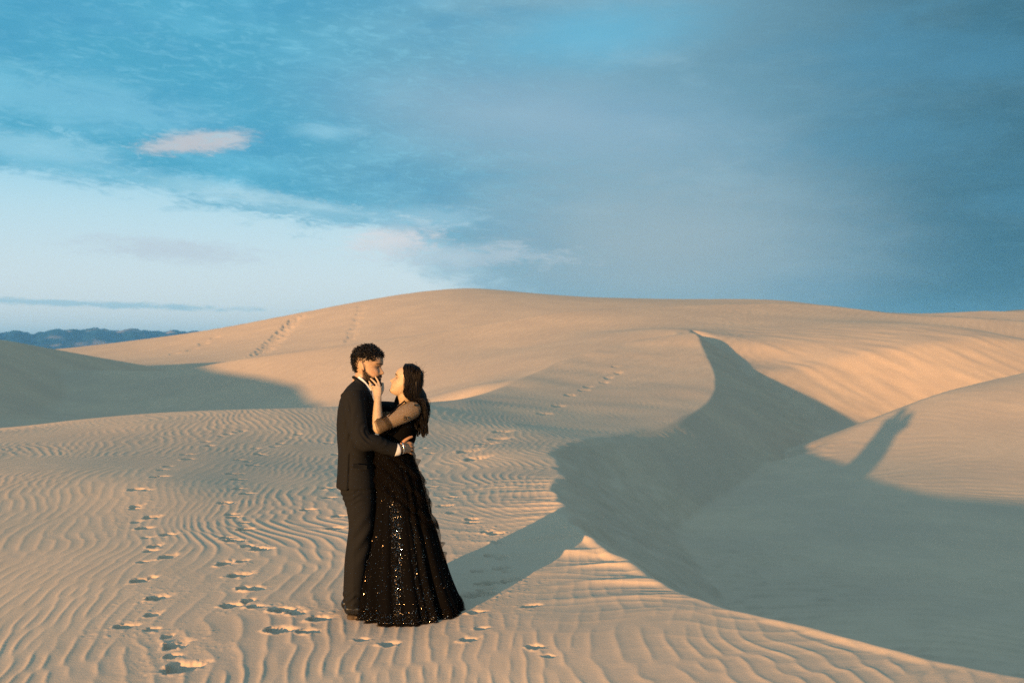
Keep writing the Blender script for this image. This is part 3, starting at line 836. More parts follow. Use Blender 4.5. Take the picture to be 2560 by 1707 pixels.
YM, YW = 6.77, 6.80           # distance of the man's and the woman's mid planes

# ------------------------------------------------------------------ heads
class Head:
    FRONT = [(-.004, .060), (.000, .074), (.012, .090), (.022, .0905), (.034, .0835), (.044, .0905), (.050, .0875), (.057, .0925), (.068, .0865), (.085, .082), (.105, .0775), (.118, .0795), (.133, .0885), (.148, .0895), (.165, .086), (.185, .076), (.205, .057), (.220, .034), (.231, .006)]
    BACK = [(-.004, .020), (.000, .012), (.012, -.010), (.03, -.034), (.06, -.060), (.08, -.076), (.11, -.093), (.14, -.102), (.17, -.100), (.195, -.085), (.215, -.060), (.231, -.015)]
    WIDTH = [(-.004, .018), (.000, .028), (.012, .038), (.03, .048), (.05, .056), (.08, .065), (.11, .071), (.14, .075), (.17, .074), (.195, .066), (.215, .046), (.231, .010)]
    NOSE = [(.062, 0), (.068, .005), (.074, .018), (.081, .0235), (.089, .020), (.098, .0145), (.108, .0085), (.118, .0035), (.126, .000)]
    def __init__(self, ear, fwd, up, scale, nose=1.0, beard=False, lip=1.0):
        self.fwd, self.up = unit(fwd), unit(up)
        self.side = unit(np.cross(self.fwd, self.up))
        self.k = scale
        self.nose, self.beard, self.lip = nose, beard, lip
        self.o = np.asarray(ear, float) - self.vec(-.008, .105, 0)
    def vec(self, f, u, s):
        return (self.fwd * f + self.up * u + self.side * s) * self.k
    def p(self, f, u, s):
        f, u, s = np.broadcast_arrays(np.asarray(f, float), u, s)
        return self.o + (f[..., None] * self.fwd + u[..., None] * self.up + s[..., None] * self.side) * self.k
    def local(self, co):
        d = (co - self.o) / self.k
        return d @ self.fwd, d @ self.up, d @ self.side
    def surf(self, u, th, off=0.0):
        """point of the head at height u and angle th (0 = face, pi = back)"""
        u = np.asarray(u, float); th = np.asarray(th, float)
        F = np.interp(u, *zip(*self.FRONT)); Bk = np.interp(u, *zip(*self.BACK)); Wd = np.interp(u, *zip(*self.WIDTH))
        c, a = (F + Bk) / 2, (F - Bk) / 2 + off
        cs, sn = np.cos(th), np.sin(th)
        f = c + a * np.sign(cs) * np.abs(cs) ** 0.92
        s_ = (Wd + off) * np.sign(sn) * np.abs(sn) ** 0.86
        return f, u + off * np.clip((u - .12) / .11, -0.3, 1), s_
    def face(self, f, u, s_):
        """nose, eye sockets, lips and cheeks"""
        front = np.clip((f - 0.02) / 0.04, 0, 1)
        nz = np.interp(u, *zip(*self.NOSE)) * self.nose
        sg = np.interp(u, [.062, .075, .09, .12], [.013, .013, .0095, .0075])
        f = f + nz * np.exp(-(s_ / sg) ** 2) * front
        for e in (-1, 1):
            r2 = ((s_ - e * .031) / .017) ** 2 + ((u - .1135) / .0105) ** 2
            f = f - .0085 * np.exp(-r2) * front
            r3 = ((s_ - e * .031) / .011) ** 2 + ((u - .112) / .0065) ** 2
            f = f + .0050 * np.exp(-r3) * front
            f = f + .0035 * np.exp(-((s_ - e * .028) / .02) ** 2 - ((u - .131) / .006) ** 2) * front
            f = f + .0045 * np.exp(-((s_ - e * .040) / .018) ** 2 - ((u - .083) / .013) ** 2) * front
            f = f + .004 * np.exp(-((s_ - e * .011) / .006) ** 2 - ((u - .073) / .006) ** 2) * front
        f = f - .004 * np.exp(-((u - .0505) / .0028) ** 2 - (s_ / .024) ** 2) * front
        return f
    def build(self, S):
        us = np.concatenate([np.linspace(-.004, .16, 90), np.linspace(.162, .2315, 30)])
        th = np.linspace(0, 2 * math.pi, 96, endpoint=False)
        U, TH = np.meshgrid(us, th, indexing='ij')
        f, u, s_ = self.surf(U, TH)
        f = self.face(f, u, s_)
        S.rings(self.p(f, u, s_))
        for e in (-1, 1):          # ears: rim and lobe round a shallow bowl
            t = np.linspace(-0.7, 4.3, 12)
            pts = self.p(-.010 - .011 * np.sin(t) * 0 - .016 * np.cos(t - 1.6) * .75, .106 + .029 * np.sin(t - 0.35) , e * (.0755 + .006 * (np.sin(t) > -2)))
            S.tube(pts, [.0042] * 12, 8, self.side, 2)
            S.ball(self.p(-.008, .104, e * .0735), np.array([.010, .024, .006]) * self.k, np.array([self.fwd, self.up, self.side]))
    def tint(self, co, skin, col):
        f, u, s_ = self.local(co)
        inh = (u > -.03) & (u < .26) & (np.abs(s_) < .10) & (f > -.13) & (f < .14)
        front = inh & (f > .03)
        def lay(mask_val, c):
            w = np.where(inh, np.clip(mask_val, 0, 1), 0)[:, None]
            col[:] = col * (1 - w) + np.asarray(c) * w
        for e in (-1, 1):
            arch = .1315 + .0035 * np.cos((s_ - e * .03) / .02) - .0
            lay(1.3 * np.exp(-((u - arch) / .0042) ** 4) * np.exp(-((s_ - e * .031) / .0215) ** 6) * front, np.array(skin) * .07)
            lay(1.2 * np.exp(-((u - .1085 - 18 * (s_ - e * .031) ** 2) / .0026) ** 4) * np.exp(-((s_ - e * .031) / .0165) ** 6) * front, np.array(skin) * .06)
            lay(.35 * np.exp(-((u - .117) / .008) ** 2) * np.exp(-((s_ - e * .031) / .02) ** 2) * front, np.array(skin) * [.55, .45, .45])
            lay(.30 * np.exp(-((u - .078) / .016) ** 2 - ((s_ - e * .045) / .02) ** 2) * front, np.array(skin) * [1.15, .85, .8])
        lay(.9 * np.exp(-((u - .0515) / .0085) ** 4) * np.exp(-(s_ / .023) ** 6) * front, np.array(skin) * [.95, .50, .48])
        lay(1.2 * np.exp(-((u - .0505) / .0032) ** 4) * np.exp(-(s_ / .019) ** 6) * (front & (f > .06)), [.40, .37, .33])
        if self.beard:
            line = np.interp(f, [-.03, .0, .03, .055, .07, .09], [.100, .090, .066, .050, .060, .068])
            b = sstep(line - u, -.006, .010) * sstep(f, -.022, -.004) * (u > -.02)
            b = b * (1 - np.exp(-((u - .0495) / .0060) ** 4) * np.exp(-(s_ / .020) ** 6))
            mo = np.exp(-((u - .0635) / .0055) ** 4) * np.exp(-(s_ / .030) ** 6) * front
            lay(np.maximum(b * .92, mo), [.010, .007, .005])
            # cropped fade at temples and neck
            fd = sstep(u, .120, .165) * (f < .045) + .55 * sstep(-f, .045, .09) * sstep(u, .02, .08)
            lay(.75 * np.clip(fd, 0, 1), [.014, .010, .007])
        return col

def curl_hair(H, rr, n, accept, length, radius):
    """short helical curls on the scalp"""
    out = []
    while len(out) < n:
        u = rr.uniform(.04, .231); th = rr.uniform(0, 2 * math.pi)
        f, uu, s_ = H.surf(u, th)
        L = accept(float(f), float(u), float(s_))
        if L <= 0 or rr.random() > 0.25 + .75 * L:
            continue
        c = np.array([0.0, 0.14, 0.0])
        nrm = unit(np.array([f * 1.0, u - .125, s_ * 1.5]))
        d = unit(nrm + rr.normal(0, .45, 3) + np.array([0.10, 0.12, 0]))
        a = unit(np.cross(d, rr.normal(size=3))); b = np.cross(d, a)
        t = np.linspace(0, 1, 11)
        turns = rr.uniform(1.1, 2.0) * 2 * math.pi
        rad = radius * rr.uniform(.7, 1.3) * np.minimum(1, t * 3)
        base = np.array([f, u, s_]) - nrm * .006
        q = base + (t * length * L * rr.uniform(.7, 1.15))[:, None] * d + (np.cos(t * turns) * rad)[:, None] * a + (np.sin(t * turns) * rad)[:, None] * b
        out.append(H.p(q[:, 0], q[:, 1], q[:, 2]))
    return out

def hand(S, wrist, palm_dir, palm_n, fingers, thumb, palm_len=.085, half=.040, thick=.014):
    """palm slab plus separate fingers; fingers: list of (root offset across, [points]) in world space"""
    w = np.asarray(wrist); d = unit(palm_dir); n = unit(np.asarray(palm_n) - d * (np.asarray(palm_n) @ d)); a = np.cross(d, n)
    S.tube([w - d * .02, w, w + d * palm_len * .4, w + d * palm_len * .8, w + d * palm_len], [(.024, .020), (.025, .019), (half * .95, thick * 1.25), (half, thick * 1.05), (half * .96, thick * .85)], 18, a)
    for pts, r in fingers:
        S.tube(pts, np.linspace(r, r * .78, len(pts)), 10, n, 4)
    S.tube(thumb[0], thumb[1], 10, n, 4)
def to_px(co):
    return CX + F_PX * co[:, 0] / co[:, 1], HZ - F_PX * (co[:, 2] - CAM_H) / co[:, 1]

def body_ring(py, xl, xr, hw, yc, m=40, e=0.86, yref=None):
    yref = yref or yc
    a0, a1 = at(xl, py, yref), at(xr, py, yref)
    th = np.linspace(0, 2 * math.pi, m, endpoint=False)
    c, s_ = np.cos(th), np.sin(th)
    cx, ax = (a0[0] + a1[0]) / 2, (a1[0] - a0[0]) / 2
    return np.c_[cx + ax * np.sign(c) * np.abs(c) ** e, yc + hw * np.sign(s_) * np.abs(s_) ** e, np.full(m, a0[2])]

def PT(*rows):
    return [at(*r) for r in rows]

rr_ = np.random.default_rng(21)

# ------------------------------------------------------------------ the man
man = thing("person", "standing man in a dark suit and white shirt embracing the woman in the black dress", "person", None)
man["group"] = "couple on the dune"
SK_M = np.array([.305, .198, .122])
HM = Head(at(917.5, 917, YM), (math.cos(math.radians(7)), -0.17, -math.sin(math.radians(7))), (math.sin(math.radians(7)), 0, math.cos(math.radians(7))), 1.09, 1.12, True)
S = Shape()
HM.build(S)
S.tube(PT((893, 985, YM), (900, 962, YM), (909, 942, YM), (918, 925, YM)), [(.065, .055), (.060, .058), (.056, .060), (.052, .062)], 20, (0, 1, 0))
S.rings([body_ring(*r, YM) for r in ((978, 884, 915, .09), (1000, 868, 918, .145), (1050, 856, 924, .165), (1100, 857, 922, .15), (1150, 858, 922, .14), (1210, 856, 925, .15))])
for Yk, dxp in ((6.685, 0), (6.845, -8)):
    S.tube(PT((895, 1205, Yk), (902 + dxp * .3, 1300, Yk), (892 + dxp * .7, 1400, Yk), (884 + dxp, 1490, Yk), (886 + dxp, 1518, Yk)), [.085, .070, .050, .034, .028], 14)
    S.tube(PT((884 + dxp, 1520, Yk), (905 + dxp, 1531, Yk), (940 + dxp, 1536, Yk)), [.024, .020, .016], 12)
S.tube(PT((886, 1000, 6.63), (892, 1045, 6.56), (906, 1100, 6.515), (950, 1114, 6.55), (985, 1122, 6.60), (998, 1121, 6.62)), [.040, .042, .040, .036, .028, .026], 14)
S.tube(PT((886, 1000, 6.92), (905, 1022, 6.99), (935, 1030, 7.03), (985, 1028, 6.98), (1024, 1030, 6.93)), [.058, .048, .042, .034, .026], 14)
w0 = at(998, 1121, 6.622)
fing = []
for i, (k0, tip) in enumerate((((1020, 1105), (1033, 1110)), ((1021.5, 1113), (1034.5, 1118)), ((1021, 1121.5), (1034, 1126)), ((1018, 1129.5), (1031, 1134)))):
    fing.append((PT((k0[0] - 8, k0[1] + 1, 6.655), (k0[0], k0[1], 6.672), ((k0[0] + tip[0]) / 2 + 2, (k0[1] + tip[1]) / 2, 6.69), (tip[0], tip[1], 6.73), (tip[0] - 3, tip[1] + 1, 6.765)), .0094 - .0006 * (i == 3)))
hand(S, w0, at(1021, 1117, 6.672) - w0, (0.35, 0.93, 0), fing, (PT((1003, 1112, 6.635), (1012, 1101, 6.645), (1021, 1095, 6.655), (1030, 1091, 6.67)), [.014, .0115, .0105, .0085]), .074, .037, .0135)
w1_ = at(1022, 1030, 6.93)
hand(S, w1_, (1, -.3, 0), (0.2, -0.95, 0), [(PT((1044, 1016 + 8 * i, 6.91), (1056, 1016 + 8 * i, 6.845), (1064, 1018 + 8 * i, 6.85)), .009) for i in range(4)], (PT((1030, 1018, 6.92), (1040, 1008, 6.90), (1048, 1004, 6.845)), [.012, .011, .009]), .072, .036, .013)
def tint_m(co):
    c = np.tile(SK_M, (len(co), 1))
    px, py = to_px(co)
    hw = ((py > 1080) & (px > 985))[:, None]
    c = np.where(hw, SK_M * [1.0, .85, .75], c)
    return HM.tint(co, SK_M, c)
fuse("body", S, 0.0042, 2, M_SKIN, man, None, tint_m)

def folds(co, no, amp, freq, seed):
    r = np.random.default_rng(seed)
    out = np.zeros(len(co))
    for k in range(5):
        d = unit(r.normal(size=3) * [1, 1, .7]) * freq * r.uniform(.5, 1.6)
        w = r.normal(size=3) * freq * .3
        out += np.sin(co @ d + 2.2 * np.sin(co @ w + k)) / 5
    return co + no * (amp * (out - .35 * np.abs(out)))[:, None]

# jacket
S = Shape()
S.rings([body_ring(*r, YM) for r in ((946, 893, 912, .055), (950, 888, 916, .075), (957, 879, 921, .115), (966, 870, 925, .155), (978, 861, 928, .190), (1000, 852, 931, .210), (1025, 847, 933, .213), (1060, 845, 936, .208), (1100, 846, 936, .200), (1140, 848.5, 935, .190), (1180, 846, 944, .198), (1205, 843.5, 946, .205), (1214, 843, 946, .205))])
S.tube(PT((880, 984, 6.60), (884, 1015, 6.565), (891, 1055, 6.535), (899, 1085, 6.520), (910, 1104, 6.520), (938, 1107, 6.545), (968, 1118, 6.590), (990, 1124, 6.612)), [(.070, .076), (.066, .074), (.062, .068), (.060, .064), (.062, .062), (.057, .056), (.049, .049), (.043, .046)], 24, (0, 1, 0), 6, False)
S.tube(PT((882, 984, 6.94), (900, 1012, 7.00), (932, 1022, 7.03), (960, 1021, 7.02), (985, 1021, 6.99), (1012, 1023, 6.95)), [.074, .066, .060, .052, .050, .044], 20, (0, 1, 0), 6, False)
S.tube(PT((930, 1000, 6.655), (917, 976, 6.668), (903, 957, 6.680), (891, 947, 6.715), (886.5, 944, YM), (891, 947, 6.825), (903, 957, 6.86), (917, 976, 6.87), (930, 1000, 6.885)), [(.010, .02)] * 2 + [(.011, .020)] * 5 + [(.010, .02)] * 2, 10, (0, 0, 1), 4)
def jacket_shape(co, no):
    co = folds(co, no, .0035, 26, 3)
    px, py = to_px(co)
    el = at(908, 1102, 6.50)
    r = np.linalg.norm(co - at(935, 1078, 6.50), axis=1)
    w = np.exp(-(np.linalg.norm(co - el, axis=1) / .13) ** 2)
    near = (co[:, 1] < 6.66)
    d = .0040 * w * np.sin(r * 2 * math.pi / .045 + 2.6 * np.sin(co[:, 2] * 31 + co[:, 0] * 23)) * near * (.5 + .5 * np.sin(co[:, 0] * 37 + co[:, 1] * 29))
    # folds running from the shoulder blade to the waist and to the armpit
    w2 = np.exp(-((px - 872) / 18) ** 2 - ((py - 1050) / 50) ** 2) * near
    d += .0035 * w2 * np.sin((px * .5 + py * .16) * .55)
    # armhole seam and back vent
    seam = 868 - (py - 1000) * .0 + 8 * np.sin((py - 985) / 40)
    d -= .0045 * np.exp(-((px - seam - 2) / 2.6) ** 2) * sstep(py, 985, 1010) * (1 - sstep(py, 1095, 1120)) * near
    vent = 873.5 - (py - 1135) * .045
    vw = sstep(py, 1128, 1140) * (co[:, 1] < YM)
    d -= .010 * np.exp(-((px - vent - 1.5) / 2.2) ** 2) * vw
    d += .005 * sstep(vent - px, -1, 2) * vw * sstep(px, 840, 852)
    return co + no * d[:, None]
jk = fuse("jacket", S, 0.0052, 3, M_SUIT, man, jacket_shape)
# pocket flap on the near hip
fl_pts = [at(x, y, 6.553 + .0016 * (x - 898)) for x, y in ((884, 1158), (918, 1163), (917, 1174), (883, 1169))]
fl2 = [p + np.array([0, .012, 0]) for p in fl_pts]
mesh_object("pocket_flap", fl_pts + fl2, [(0, 1, 2, 3), (7, 6, 5, 4), (0, 4, 5, 1), (1, 5, 6, 2), (2, 6, 7, 3), (3, 7, 4, 0)], M_SUIT, jk, False)

# shirt: collar and the cuff that shows at the wrist
S = Shape()
S.tube(PT((926, 976, 6.690), (915, 962, 6.695), (904, 950, 6.703), (896, 943.5, 6.725), (892, 941, YM), (896, 943.5, 6.815), (904, 950, 6.84), (915, 962, 6.85), (926, 976, 6.855)), [(.006, .0135)] * 9, 10, (0, 1, 0), 4)
S.tube(PT((910, 1000, 6.72), (918, 975, 6.73), (925, 990, 6.74)), [.03, .02, .02], 10)
fuse("shirt", S, 0.0035, 1, M_SHIRT, man)
S = Shape()
S.tube(PT((986, 1123.5, 6.605), (993, 1123, 6.612), (997.5, 1122, 6.618)), [(.038, .042), (.038, .0415), (.037, .040)], 22, (0, 1, 0), 4, False)
cuff = fuse("shirt_cuff", S, 0.0035, 1, M_SHIRT, man)
# bangle on the wrist
c0 = at(1004, 1120, 6.632); ax_ = unit(at(1021, 1117, 6.672) - at(998, 1121, 6.622))
e1 = unit(np.cross(ax_, [0, 1, 0])); e2 = np.cross(ax_, e1)
t_ = np.linspace(0, 2 * math.pi, 33)
strands("bangle", [c0 + np.outer(np.cos(t_) * .040, e1) + np.outer(np.sin(t_) * .027, e2)], [.0042], M_SILVER, man, 8)

# trousers
S = Shape()
S.rings([body_ring(*r, YM) for r in ((1190, 852, 936, .175), (1215, 851, 938, .185), (1240, 859, 944, .185), (1262, 866, 944, .170))])
S.tube(PT((898, 1210, 6.690), (901, 1260, 6.685), (903, 1310, 6.68), (898, 1360, 6.675), (892, 1410, 6.675), (887, 1460, 6.68), (885, 1500, 6.685), (886, 1516, 6.685)), [(.095, .100), (.096, .096), (.088, .083), (.078, .075), (.070, .069), (.066, .063), (.064, .060), (.064, .060)], 26, (0, 1, 0), 6, False)
S.tube(PT((897, 1210, 6.85), (900, 1260, 6.85), (901, 1310, 6.85), (894, 1360, 6.85), (887, 1410, 6.845), (882, 1455, 6.845), (879, 1488, 6.845), (878.5, 1500, 6.845)), [(.095, .098), (.095, .094), (.088, .082), (.078, .074), (.070, .068), (.064, .061), (.060, .056), (.060, .056)], 26, (0, 1, 0), 6, False)
def trouser_shape(co, no):
    co = folds(co, no, .0045, 20, 8)
    px, py = to_px(co)
    d = .0032 * np.exp(-((py - 1238) / 22) ** 2) * np.sin((py + (px - 870) * .35) * .42 + 1.5 * np.sin(px * .12))
    d += .0050 * np.exp(-((py - 1345) / 55) ** 2) * np.sin((px * .75 + py * .55) * .24) * sstep(px, 868, 885)
    d += .0050 * np.exp(-((py - 1495) / 16) ** 2) * np.sin((py + px * .5) * .30 + 1.2 * np.sin(px * .15))
    d += .0030 * np.exp(-((px - 884) / 4) ** 2) * (co[:, 1] < 6.70)
    return co + no * d[:, None]
fuse("trousers", S, 0.0055, 3, M_SUIT, man, trouser_shape)

# shoes
def shoe(dxp, dyp, Y):
    S = Shape()
    q = lambda x, y: at(x + dxp, y + dyp, Y)
    S.tube([q(876, 1521), q(884, 1519), q(900, 1521), q(918, 1528), q(940, 1532.5), q(962, 1535), (q(974, 1536.5))], [(.030, .040), (.034, .046), (.036, .042), (.040, .028), (.044, .022), (.036, .017), (.020, .012)], 20, (0, 1, 0), 5)
    up = fuse("shoe", S, 0.004, 3, M_SHOE, man)
    S = Shape()
    n = 26
    t = np.linspace(0, 2 * math.pi, n, endpoint=False)
    x0 = q(870, 1540)[0]; L = .292
    lx = x0 + L * (.5 - .5 * np.cos(t)); wy = Y + np.sin(t) * np.interp(.5 - .5 * np.cos(t), [0, .2, .45, .75, 1], [.037, .037, .034, .048, .040])
    g0 = max(ground_z(x0 + .05, Y), ground_z(x0 + .2, Y)) - .006
    z1 = q(900, 1537)[2]
    rings = [np.c_[lx, wy, np.full(n, z)] for z in (g0, g0 + .006, z1, z1 + .003)]
    S.rings(rings)
    S.rings([np.c_[x0 + .036 + .034 * np.cos(t), Y + .034 * np.sin(t), np.full(n, z)] for z in (g0 - .004, g0 + .012, z1 + .006)])
    vv = np.vstack(S.v)
    mesh_object("sole", vv, S.f, M_SOLE, up)
    return up
shoe(-2, 0, 6.685)
shoe(-10, -13, 6.845)

# hair: close dark cap with curls, then the beard
S = Shape()
us = np.linspace(.06, .229, 40); th = np.linspace(0, 2 * math.pi, 64, endpoint=False)
U, TH = np.meshgrid(us, th, indexing='ij')
f, u, s_ = HM.surf(U, TH)
thick = np.clip(sstep(u, .150, .185), 0, 1) * .004 + sstep(-f, .030, .065) * sstep(u, .055, .10) * .003
hairline = sstep(f, .060, .078) * (1 - sstep(u, .172, .19))
thick = np.where((hairline > .3) , -.006, thick - .004 * (thick < .004))
f2, u2, s2 = HM.surf(U, TH, thick)
S.rings(HM.p(f2, u2, s2))
fuse("hair_cap", S, 0.004, 2, M_HAIR, man)
def acc_m(f, u, s_):
    if f > .055 and u < .178: return 0
    if f > -.005 and u < .150: return 0
    if f > -.045 and u < .128: return 0
    if u < .045: return 0
    top = 0.35 + .85 * min(1, max(0, (u - .13) / .06))
    back = .9 if f < -.06 else 0
    return min(1.15, max(top if u > .14 else .3, back * min(1, (u - .03) / .05)))
curls = curl_hair(HM, rr_, 1300, acc_m, .026, .0074)
strands("curly_hair", curls, np.linspace(.0023, .0014, 11)[None] * np.ones((len(curls), 1)), M_HAIR, man)
bd = []
while len(bd) < 900:
    u = rr_.uniform(-.004, .085); th = rr_.uniform(-1.75, 1.75)
    f, uu, s_ = HM.surf(u, th)
    f, s_ = float(f), float(s_)
    line = np.interp(f, [-.03, .0, .03, .055, .07, .09], [.098, .086, .060, .046, .056, .062])
    must = (abs(u - .0635) < .005 and f > .06 and abs(s_) < .03)
    if not must and (u > line or f < -.012 or (abs(u - .0495) < .006 and abs(s_) < .02)): continue
    chin = max(0, min(1, (f - .03) / .05)) * max(0, min(1, (.045 - u) / .03))
    d = unit(np.array([.4 + .4 * chin, -1.0, .25 * np.sign(s_)]) + rr_.normal(0, .28, 3))
    ln = (.007 + .014 * chin) * rr_.uniform(.6, 1.2)
    b0 = np.array([HM.face(np.array(f), np.array(u), np.array(s_)) - .002, u, s_])
    t = np.linspace(0, 1, 4)[:, None]
    q = b0 + t * ln * d + .0025 * np.sin(t * 5 + rr_.uniform(0, 6)) * unit(rr_.normal(size=3))
    bd.append(HM.p(q[:, 0], q[:, 1], q[:, 2]))
strands("beard", bd, np.array([.0013, .0012, .001, .0006])[None] * np.ones((len(bd), 1)), M_HAIR, man)
# ------------------------------------------------------------------ the woman
woman = thing("person", "woman with long dark hair in a floor-length black sequined dress, hand on the man's jaw", "person", None)
woman["group"] = "couple on the dune"
SK_W = np.array([.315, .232, .152])
tl = math.radians(20)
HW = Head(at(1017.5, 956, YW - .055), (-math.cos(tl), 0.02, math.sin(tl)), (math.sin(tl), 0, math.cos(tl)), 0.97, 1.22, False)
S = Shape()
HW.build(S)
S.tube(PT((1022, 1018, YW), (1017, 1003, YW - .02), (1013, 988, YW - .045), (1017, 968, YW - .055)), [(.090, .070), (.056, .052), (.047, .049), (.046, .050)], 20, (0, 1, 0))
S.rings([body_ring(*r, YW) for r in ((1006, 1002, 1040, .07), (1014, 994, 1044, .14), (1030, 980, 1044, .155), (1060, 962, 1040, .140), (1100, 954, 1034, .125), (1130, 952, 1028, .120), (1170, 944, 1040, .15), (1230, 945, 1040, .16))])
for Yk in (6.72, 6.88):
    S.tube(PT((992, 1220, Yk), (995, 1350, Yk), (1000, 1470, Yk), (1000, 1505, Yk)), [.085, .060, .04, .035], 12)
    S.tube(PT((1000, 1508, Yk), (985, 1518, Yk), (960, 1526, Yk)), [.033, .03, .022], 10)
S.tube(PT((1032, 1024, 6.690), (1014, 1034, 6.650), (985, 1049, 6.610), (958, 1064, 6.585), (944.5, 1071, 6.585), (944, 1052, 6.595), (944, 1022, 6.612), (944.5, 996, 6.628)), [.060, .058, .050, .041, .036, .036, .029, .022], 18, (0, 1, 0), 8)
S.tube(PT((1026, 1024, 6.92), (995, 1045, 7.0), (955, 1062, 7.05), (925, 1030, 7.05), (908, 1002, 7.0)), [.055, .048, .036, .030, .024], 14)
w0 = at(944.5, 994, 6.630)
fing = []
for pts, r in ((((950, 969, 6.655), (948.5, 961, 6.668), (944.5, 951, 6.676), (938.5, 941.5, 6.684)), .0082),
               (((944, 966, 6.655), (940, 959, 6.668), (933.5, 952, 6.676), (927, 946, 6.684)), .0082),
               (((938, 969, 6.655), (933, 965, 6.667), (927.5, 959.5, 6.676), (923, 953.5, 6.684)), .0078),
               (((935, 976, 6.655), (930, 972, 6.667), (926, 966, 6.676), (923.5, 961, 6.682)), .0070)):
    fing.append((PT(*pts), r))
hand(S, w0, at(942.5, 966, 6.658) - w0, (0.1, 0.98, 0.1), fing, (PT((951, 985, 6.642), (956, 976, 6.668), (957.5, 967, 6.692), (957, 958, 6.712)), [.012, .0105, .0095, .0075]), .068, .030, .0115)
hand(S, at(908, 1002, 7.0), (-.5, -.2, .8), (.3, -.9, 0), [(PT((898 - 3 * i, 978 + 5 * i, 6.985), (892 - 3 * i, 966 + 6 * i, 6.97), (888 - 3 * i, 958 + 7 * i, 6.95)), .0078) for i in range(4)], (PT((912, 990, 6.98), (914, 980, 6.97), (913, 972, 6.96)), [.010, .009, .008]), .066, .03, .011)
def tint_w(co):
    return HW.tint(co, SK_W, np.tile(SK_W, (len(co), 1)))
fuse("body", S, 0.0040, 2, M_SKIN, woman, None, tint_w)

# bodice
S = Shape()
S.rings([body_ring(*r, YW) for r in ((1013, 1004, 1044, .085), (1018, 996, 1047, .140), (1030, 980, 1048, .165), (1050, 964, 1046, .160), (1075, 955, 1043, .148), (1100, 940, 1040, .142), (1120, 936, 1033, .140), (1140, 934, 1034, .142))])
def bodice_shape(co, no):
    return folds(co, no, .004, 30, 12)
fuse("bodice", S, 0.0055, 2, M_DRESS, woman, bodice_shape)
# sheer sleeve over the upper arm with its dark gathered cuff
def sleeve(name, pts, rad, mat, wave, parent, m=44, sub=9):
    C = polyline(np.c_[np.asarray(pts), np.asarray(rad)], sub)
    T = np.gradient(C[:, :3], axis=0); T /= np.linalg.norm(T, axis=1)[:, None]
    th = np.linspace(0, 2 * math.pi, m, endpoint=False)
    Sd = np.array([0, 1.0, 0]); out = []
    for i, (c, t) in enumerate(zip(C, T)):
        a = unit(Sd - t * (Sd @ t)); b = np.cross(t, a); Sd = a
        k = i / (len(C) - 1)
        r = c[3] * (1 + wave * (.2 + k) * (np.sin(th * 7 + 5 * k) * .6 + np.sin(th * 12 - 9 * k) * .4))
        out.append(c[:3] + np.outer(np.cos(th) * r, a) + np.outer(np.sin(th) * r, b))
    out = np.asarray(out)
    q = grid_quads(m, len(out), wrap_u=True)
    return mesh_object(name, out.transpose(1, 0, 2).reshape(-1, 3), mat=mat, parent=parent, quads=q)
slv = sleeve("sheer_sleeve", PT((1040, 1021, 6.72), (1030, 1025, 6.685), (1014, 1034, 6.648), (985, 1049, 6.608), (962, 1062, 6.587)), [.060, .069, .066, .057, .052], M_NET2, .035, woman)
sleeve("gathered_cuff", PT((974, 1055, 6.597), (962, 1062, 6.587), (952, 1067, 6.580), (944, 1070, 6.580)), [.050, .056, .060, .056], M_NET, .12, woman)
for grp in (((1010.3, 1041), (1010.3, 1045), (1010.6, 1049)), ((1016, 1042), (1016.6, 1047), (1015.8, 1045)), ((1037, 1011), (1039, 1014), (1036, 1013))):
    S = Shape()
    for x, y in grp:
        S.ball(at(x, y, 6.578 if x < 1030 else 6.635), (.0026, .012, .0042), None, 8, 6)
    fuse("embroidered_motif", S, .002, 0, M_BLACK, slv)
strands("neckline_trim", [polyline(PT((1014, 1000, 6.735), (1006, 1007, 6.69), (997, 1014, 6.645), (985, 1026, 6.600), (971, 1042, 6.575)), 8)], [.0055], M_DRESS, woman, 8)

# skirt
SK = [(1118, 934, 1032, .142), (1130, 933, 1031, .146), (1150, 931, 1037, .155), (1190, 931, 1052, .172), (1230, 933, 1063, .190), (1280, 926, 1074, .208), (1330, 917, 1093, .226), (1380, 907, 1108, .242), (1430, 899, 1124, .258), (1480, 893, 1142, .274), (1512, 890, 1155, .286), (1530, 889, 1156, .290)]
SKA = np.array(SK, float)
FOLD = np.random.default_rng(5)
fk = [(n, FOLD.uniform(0, 6.28), a, FOLD.uniform(-1.2, 1.2)) for n, a in ((5, .45), (9, .5), (14, .55), (19, .5), (27, .35), (36, .2))]
def skirt_point(py, th, off=0.0):
    """py: photo row of the ring on the woman's mid plane; th = 0 right, pi/2 towards the camera"""
    xl, xr, b = (np.interp(py, SKA[:, 0], SKA[:, k]) for k in (1, 2, 3))
    t = np.clip((py - 1118) / 412, 0, 1)
    fold = sum(a * np.sin(n * th + p + d * t) for n, p, a, d in fk)
    fold = fold - .5 * np.abs(fold)
    r = 1 + off / .2 + (0.010 + .055 * t ** .8) * fold * np.clip(t * 6, 0, 1)
    cx = ((xl + xr) / 2 - CX) / F_PX * YW; a = (xr - xl) / 2 / F_PX * YW
    z = CAM_H + (HZ - py) / F_PX * YW
    return np.stack([cx + (a * r) * np.cos(th), YW - .005 - b * r * np.sin(th), z], -1)
NT, NP = 300, 110
tg, pg = np.meshgrid(np.linspace(0, 2 * math.pi, NT, endpoint=False), np.linspace(1118, 1530, NP), indexing='ij')
V = skirt_point(pg, tg)
zb_ = base_height(V[:, -1, 0].copy(), V[:, -1, 1].copy())[0]
drop = (V[:, -1, 2] - zb_ - .004)[:, None] * sstep(pg, 1440, 1530)
V[:, :, 2] -= drop
